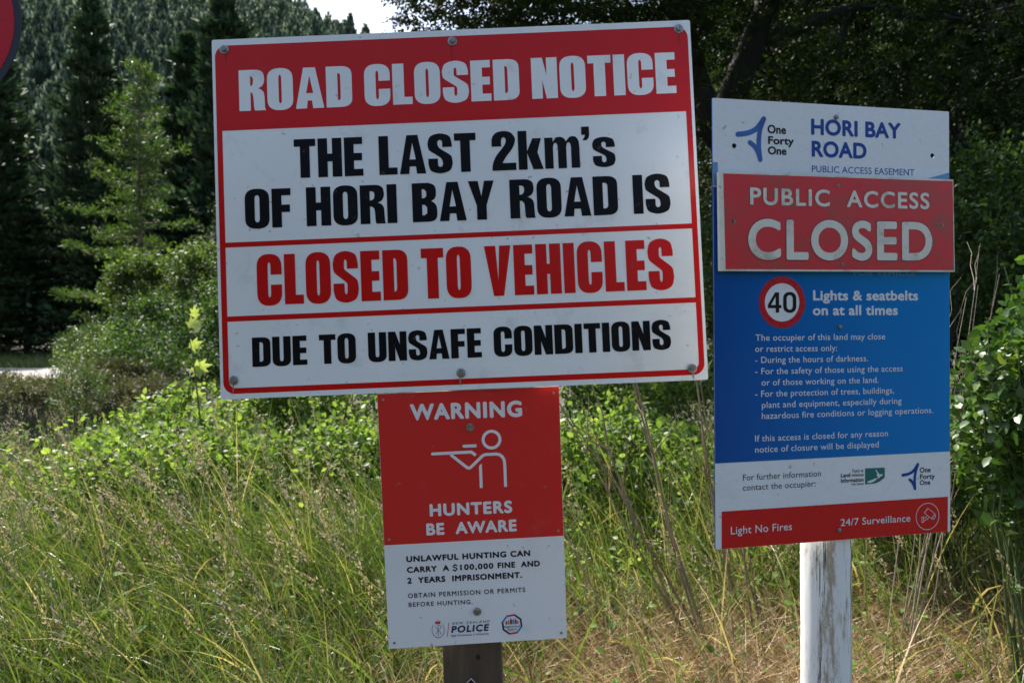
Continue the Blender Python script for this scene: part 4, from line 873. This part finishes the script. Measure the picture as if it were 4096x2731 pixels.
for k, (pt, wd) in enumerate([([(-177.0, 451.2), (-193.3, 430.5), (-214, 419.2), (-240.1, 414.5)], 11.5), ([(-177.0, 451.2), (-186.5, 426.8), (-189.8, 394.8), (-186.4, 361.7)], 11.0), ([(-211.1, 397.9), (-200.5, 390.4), (-192, 377.5), (-186.4, 361.7)], 10.5)]):
    Flat().poly(stroke(pt, wd, True, True, 5)).build('logo', M['logo'], S, .0004+.0002*k)
text(S, 'One', -168.4, -122.9, 419.9, 19.2, M['gblack'], .0004, .032, 1.0); text(S, 'Forty', -167.0, -103.6, 396.4, 17.5, M['gblack'], .0004, .032, 1.0); text(S, 'One', -167.8, -122.0, 373.7, 18, M['gblack'], .0004, .032, 1.0)
text(S, 'HORI BAY', -60.7, 170.0, 421.7, 35.9, M['hblue'], .0004, .036, 1.04, res=6); text(S, 'ROAD', -59.5, 80.3, 372.6, 35.9, M['hblue'], .0004, .036, 1.04, res=6)
text(S, 'PUBLIC ACCESS EASEMENT', -59.1, 205.7, 338.8, 14.4, M['hblue'], .0004, 0, 1.02)
text(S, 'Lights & seatbelts', -58.4, 214.2, 51.8, 23.0, M['bcream'], .0008, .032, 1.04, tilt=-.7, res=5); text(S, 'on at all times', -59.2, 160.1, 18.5, 23.0, M['bcream'], .0008, .032, 1.04, tilt=-.8, res=5)
for t_, a, b_, y in [("The occupier of this land may close", -201.1, 126.3, -37.3), ("or restrict access only:", -202.1, 1.6, -61.8), ("- During the hours of darkness.", -202.0, 81.0, -86.5),
    ("- For the safety of those using the access", -202.2, 172.4, -111.5), ("or of those working on the land.", -187.1, 108.3, -136.4), ("- For the protection of trees, buildings,", -202.6, 149.0, -161.2),
    ("plant and equipment, especially during", -186.8, 168.8, -186.0), ("hazardous fire conditions or logging operations.", -187.0, 253.3, -210.3), ("If this access is closed for any reason", -203.6, 132.5, -259.6), ("notice of closure will be displayed", -203.8, 108.2, -284.0)]:
    text(S, t_, a, b_, y+.8, 13.9, M['bcream'], .0008, .006, 1.04, tilt=-1.2)
Flat().poly([circ(-135.3, 47.7, 57.3, 48), circ(-135.3, 47.7, 42.4, 48)]).build('roundel', M['roundred'], S, .0008)
Flat().poly([circ(-135.3, 47.7, 42.4, 48)]).build('roundel_face', M['bwhite'], S, .0008)
# 40 in heavy figures
f = Flat(); f.poly([rrect(-133, 24.5, -100.5, 70.8, 16, 15, e=.9), rrect(-124.3, 31.5, -109.2, 63.8, 7.5, 9, e=.9)])
f.poly([[(-151.5, 25.1), (-143, 25.1), (-143, 35), (-137.5, 35), (-137.5, 42), (-143, 42), (-143, 70), (-152.5, 70), (-170.5, 42.5), (-170.5, 35), (-151.5, 35)], [(-151.5, 42), (-163, 42), (-151.5, 60.5)]]).build('speed_number', M['gblack'], S, .0012)
text(S, 'For further information', -233.3, -40.9, -343.4, 13.4, M['gblack'], .0004, .001, 1.04); text(S, 'contact the occupier:', -233.7, -54.2, -365.6, 13.4, M['gblack'], .0004, .001, 1.04)
text(S, 'Toit\u016b te', 38.2, 68.2, -339.3, 7.3, M['gblack'], .0004, .004, 1, .2); text(S, 'Land', 10.0, 34.1, -348.8, 8.8, M['gblack'], .0004, .024, 1); text(S, 'whenua', 37.6, 68.5, -348.5, 7.6, M['gblack'], .0004, .004, 1, .2)
text(S, 'Information', 9.9, 68.4, -361.1, 9.6, M['gblack'], .0004, .024, 1.04); text(S, 'New Zealand', 37.4, 68.4, -368.0, 4.6, M['gblack'], .0004, .004, 1)
Flat().poly([[(72.6, -331.2), (72.4, -367.9)]+smooth([(72.4, -367.9), (96.3, -367.1), (110.8, -362.8), (124.0, -354.6)], 4)[1:]+[(124.1, -331.9)]]).build('teal_flag', M['teal'], S, .0004)
Flat().poly([[(98.5, -336.0), (102.3, -336.9), (107.5, -344.0), (110.9, -346.8), (118.5, -346.1), (116.7, -350.4), (111.5, -352.6), (107.4, -356.3), (103.6, -355.3), (105.7, -351.1), (100.8, -348.3), (104.3, -346.4), (102.3, -340.7)]]).poly([[(100.7, -354.6), (103.6, -356.8), (96.4, -362.0), (86.2, -365.3), (77.6, -364.3), (79.0, -361.1), (90.6, -357.9)]]).build('islands_mark', M['bcream'], S, .0008)
for k, (pt, wd) in enumerate([([(212.4, -328.7), (200.4, -343.3), (187.1, -349.6), (171.4, -351.9)], 6.8), ([(212.4, -328.7), (206.3, -344.6), (203.4, -363.7), (204.1, -384.9)], 6.6), ([(190.0, -363.1), (195.9, -368.0), (200.6, -375.2), (204.1, -384.9)], 6.4)]):
    Flat().poly(stroke(pt, wd, True, True, 4)).build('logo', M['hblue'], S, .0004+.0002*k)
text(S, 'One', 217.3, 246.6, -348.6, 12.3, M['gblack'], .0004, .018, 1); text(S, 'Forty', 217.9, 258.0, -363.7, 11.5, M['gblack'], .0004, .018, 1); text(S, 'One', 217.2, 245.6, -377.5, 11.6, M['gblack'], .0004, .018, 1)
text(S, 'Light No Fires', -263.7, -114.4, -459.8, 16.6, M['bcream'], .0008, .006, 1.04, res=5); text(S, '24/7 Surveillance', 8.5, 191.0, -459.1, 16.0, M['bcream'], .0008, .006, 1.04, tilt=-.9, res=5)
f = Flat().poly([circ(237.5, -451.3, 31.6, 44), circ(237.5, -451.3, 30.3, 44)])
cb = [(237.9, -431.5), (259.1, -447.0), (248.6, -458.0), (227.7, -442.5)]; cc = Vector((243.3, -444.7)); f.poly([cb, [tuple(cc+(Vector(p)-cc)*.87) for p in cb]])
f.poly([[(221.6, -451.2), (227.6, -451.2), (227.0, -465), (221.3, -464.5)], [(223, -452.6), (226.2, -452.6), (225.7, -463.6), (222.7, -463.2)]])
f.poly(stroke([(227.8, -455), (233, -453.5), (236.2, -449.5)], 1.3, False, False, 2)).poly(stroke([(227.6, -461), (236, -458), (241, -453.5)], 1.3, False, False, 2)).poly(stroke([(250, -458.6), (254, -458.5), (258.6, -454), (259.5, -448.5)], 1.3, False, False, 2)).build('camera_icon', M['bcream'], S, .0008)
for (x, y) in [(2.2, 463.2), (8.7, -8.3), (3.6, -467.8)]: obj('bolt', DOME, S, (x*.001, y*.001, .0009)).scale = (.85, .85, 1.1)
text(S, 'FOR VEHICLE', 45, 207, 108.5, 12, M['paleblue'], .0008, .004, 1.04)

# ------------------------------------------------------------------ red plate fixed across it
S = sign_root('closed_plate', (.7355, 1.7834, 1.6407), BU, None, BN, 'weathered red access closed plate with cream letters screwed across the tall panel', 'sign')
plate(S, 'board', [(-293.7, 328.5), (-292.5, 115.2), (300.3, 116.5), (297.3, 330.0)][::1], [circ(-260.2, 222.4, 4.2, 12), circ(266.4, 224.2, 4.2, 12)], .010, M['ccream'], M['ccream'])
Flat().poly([[(-283.7, 324.9), (-279.6, 119.2), (298.0, 120.2), (295.0, 325.6)], circ(-260.2, 222.4, 4.2, 12), circ(266.4, 224.2, 4.2, 12)]).build('red_field', M['cred'], S, .0004)
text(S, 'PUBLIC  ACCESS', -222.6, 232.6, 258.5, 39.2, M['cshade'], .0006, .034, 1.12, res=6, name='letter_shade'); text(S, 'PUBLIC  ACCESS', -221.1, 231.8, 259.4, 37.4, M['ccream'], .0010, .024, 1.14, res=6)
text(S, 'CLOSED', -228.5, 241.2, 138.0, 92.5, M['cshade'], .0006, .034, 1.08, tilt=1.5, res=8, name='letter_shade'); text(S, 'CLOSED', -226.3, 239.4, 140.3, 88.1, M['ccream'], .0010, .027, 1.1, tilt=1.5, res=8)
for (x, y) in [(-3.7, 306.2), (6.0, 132.3)]: obj('screw', SCREW, S, (x*.001, y*.001, .0006))

# white round post
U = Vector(BU); N = Vector(BN); pc = Vector(BO)+U*.021-N*.070; pz = float(g(pc.x, pc.y))-.3
P = empty('white_post', (pc.x, pc.y, pz)); tag(P, 'round white painted wooden post with flaking paint under the tall information sign', 'post')
V, F = [], []; nr, nz_ = 40, 60; Ht = 1.85-pz
for i in range(nz_):
    z = Ht*i/(nz_-1)
    for j in range(nr):
        a = 2*math.pi*j/nr; rr = .0565+.0007*math.sin(a*7+z*3)+.0005*math.sin(a*13+z*7)+.0004*rng.normal(); rr -= .002*max(0, math.sin(a*3.0+1.1+z*.4))**14
        V.append((rr*math.cos(a), rr*math.sin(a), z))
for i in range(nz_-1):
    for j in range(nr): a = i*nr+j; b_ = i*nr+(j+1) % nr; F.append((a, b_, b_+nr, a+nr))
F.append(tuple(range((nz_-1)*nr, nz_*nr))); obj('shaft', mesh('white_shaft', np.array(V), F, M['paintwood'], smooth=True), P)

# ------------------------------------------------------------------ round red sign at the top left corner
d = 1.35; RX, RZ, RRd = (-287-2048)/3186*d, 1.6+(1365.5-87)/3186*d, 371/3186*d
S = sign_root('round_sign', (RX, d, RZ), (1, 0, 0), None, (0, -1, 0), 'round red disc with a dark blue rim cut by the top left corner', 'sign')
RM = RRd*1000
plate(S, 'disc', circ(0, 0, RM, 72), [], .003, M['rim'], M['rim'])
Flat().poly([circ(0, 0, RM*345/371, 72)]).build('red_face', M['roundred'], S, .0005)
v, f = tubes([(np.array([(0, -.02-RZ+0, -.022), (0, .15, -.022)])[:, [0, 1, 2]], np.array([.018, .018]))], 12)
pl_ = empty('steel_pole', (RX, d+.024, float(g(RX, d))-.2)); tag(pl_, 'grey steel pole behind the round red disc', 'pole')
v, f = tubes([(np.array([(0, 0, 0), (0, 0, 1), (0, 0, RZ+.2-pl_.location.z)]), np.array([.017, .017, .017]))], 14); obj('tube', mesh('pole_tube', v, f, M['steel'], smooth=True), pl_)
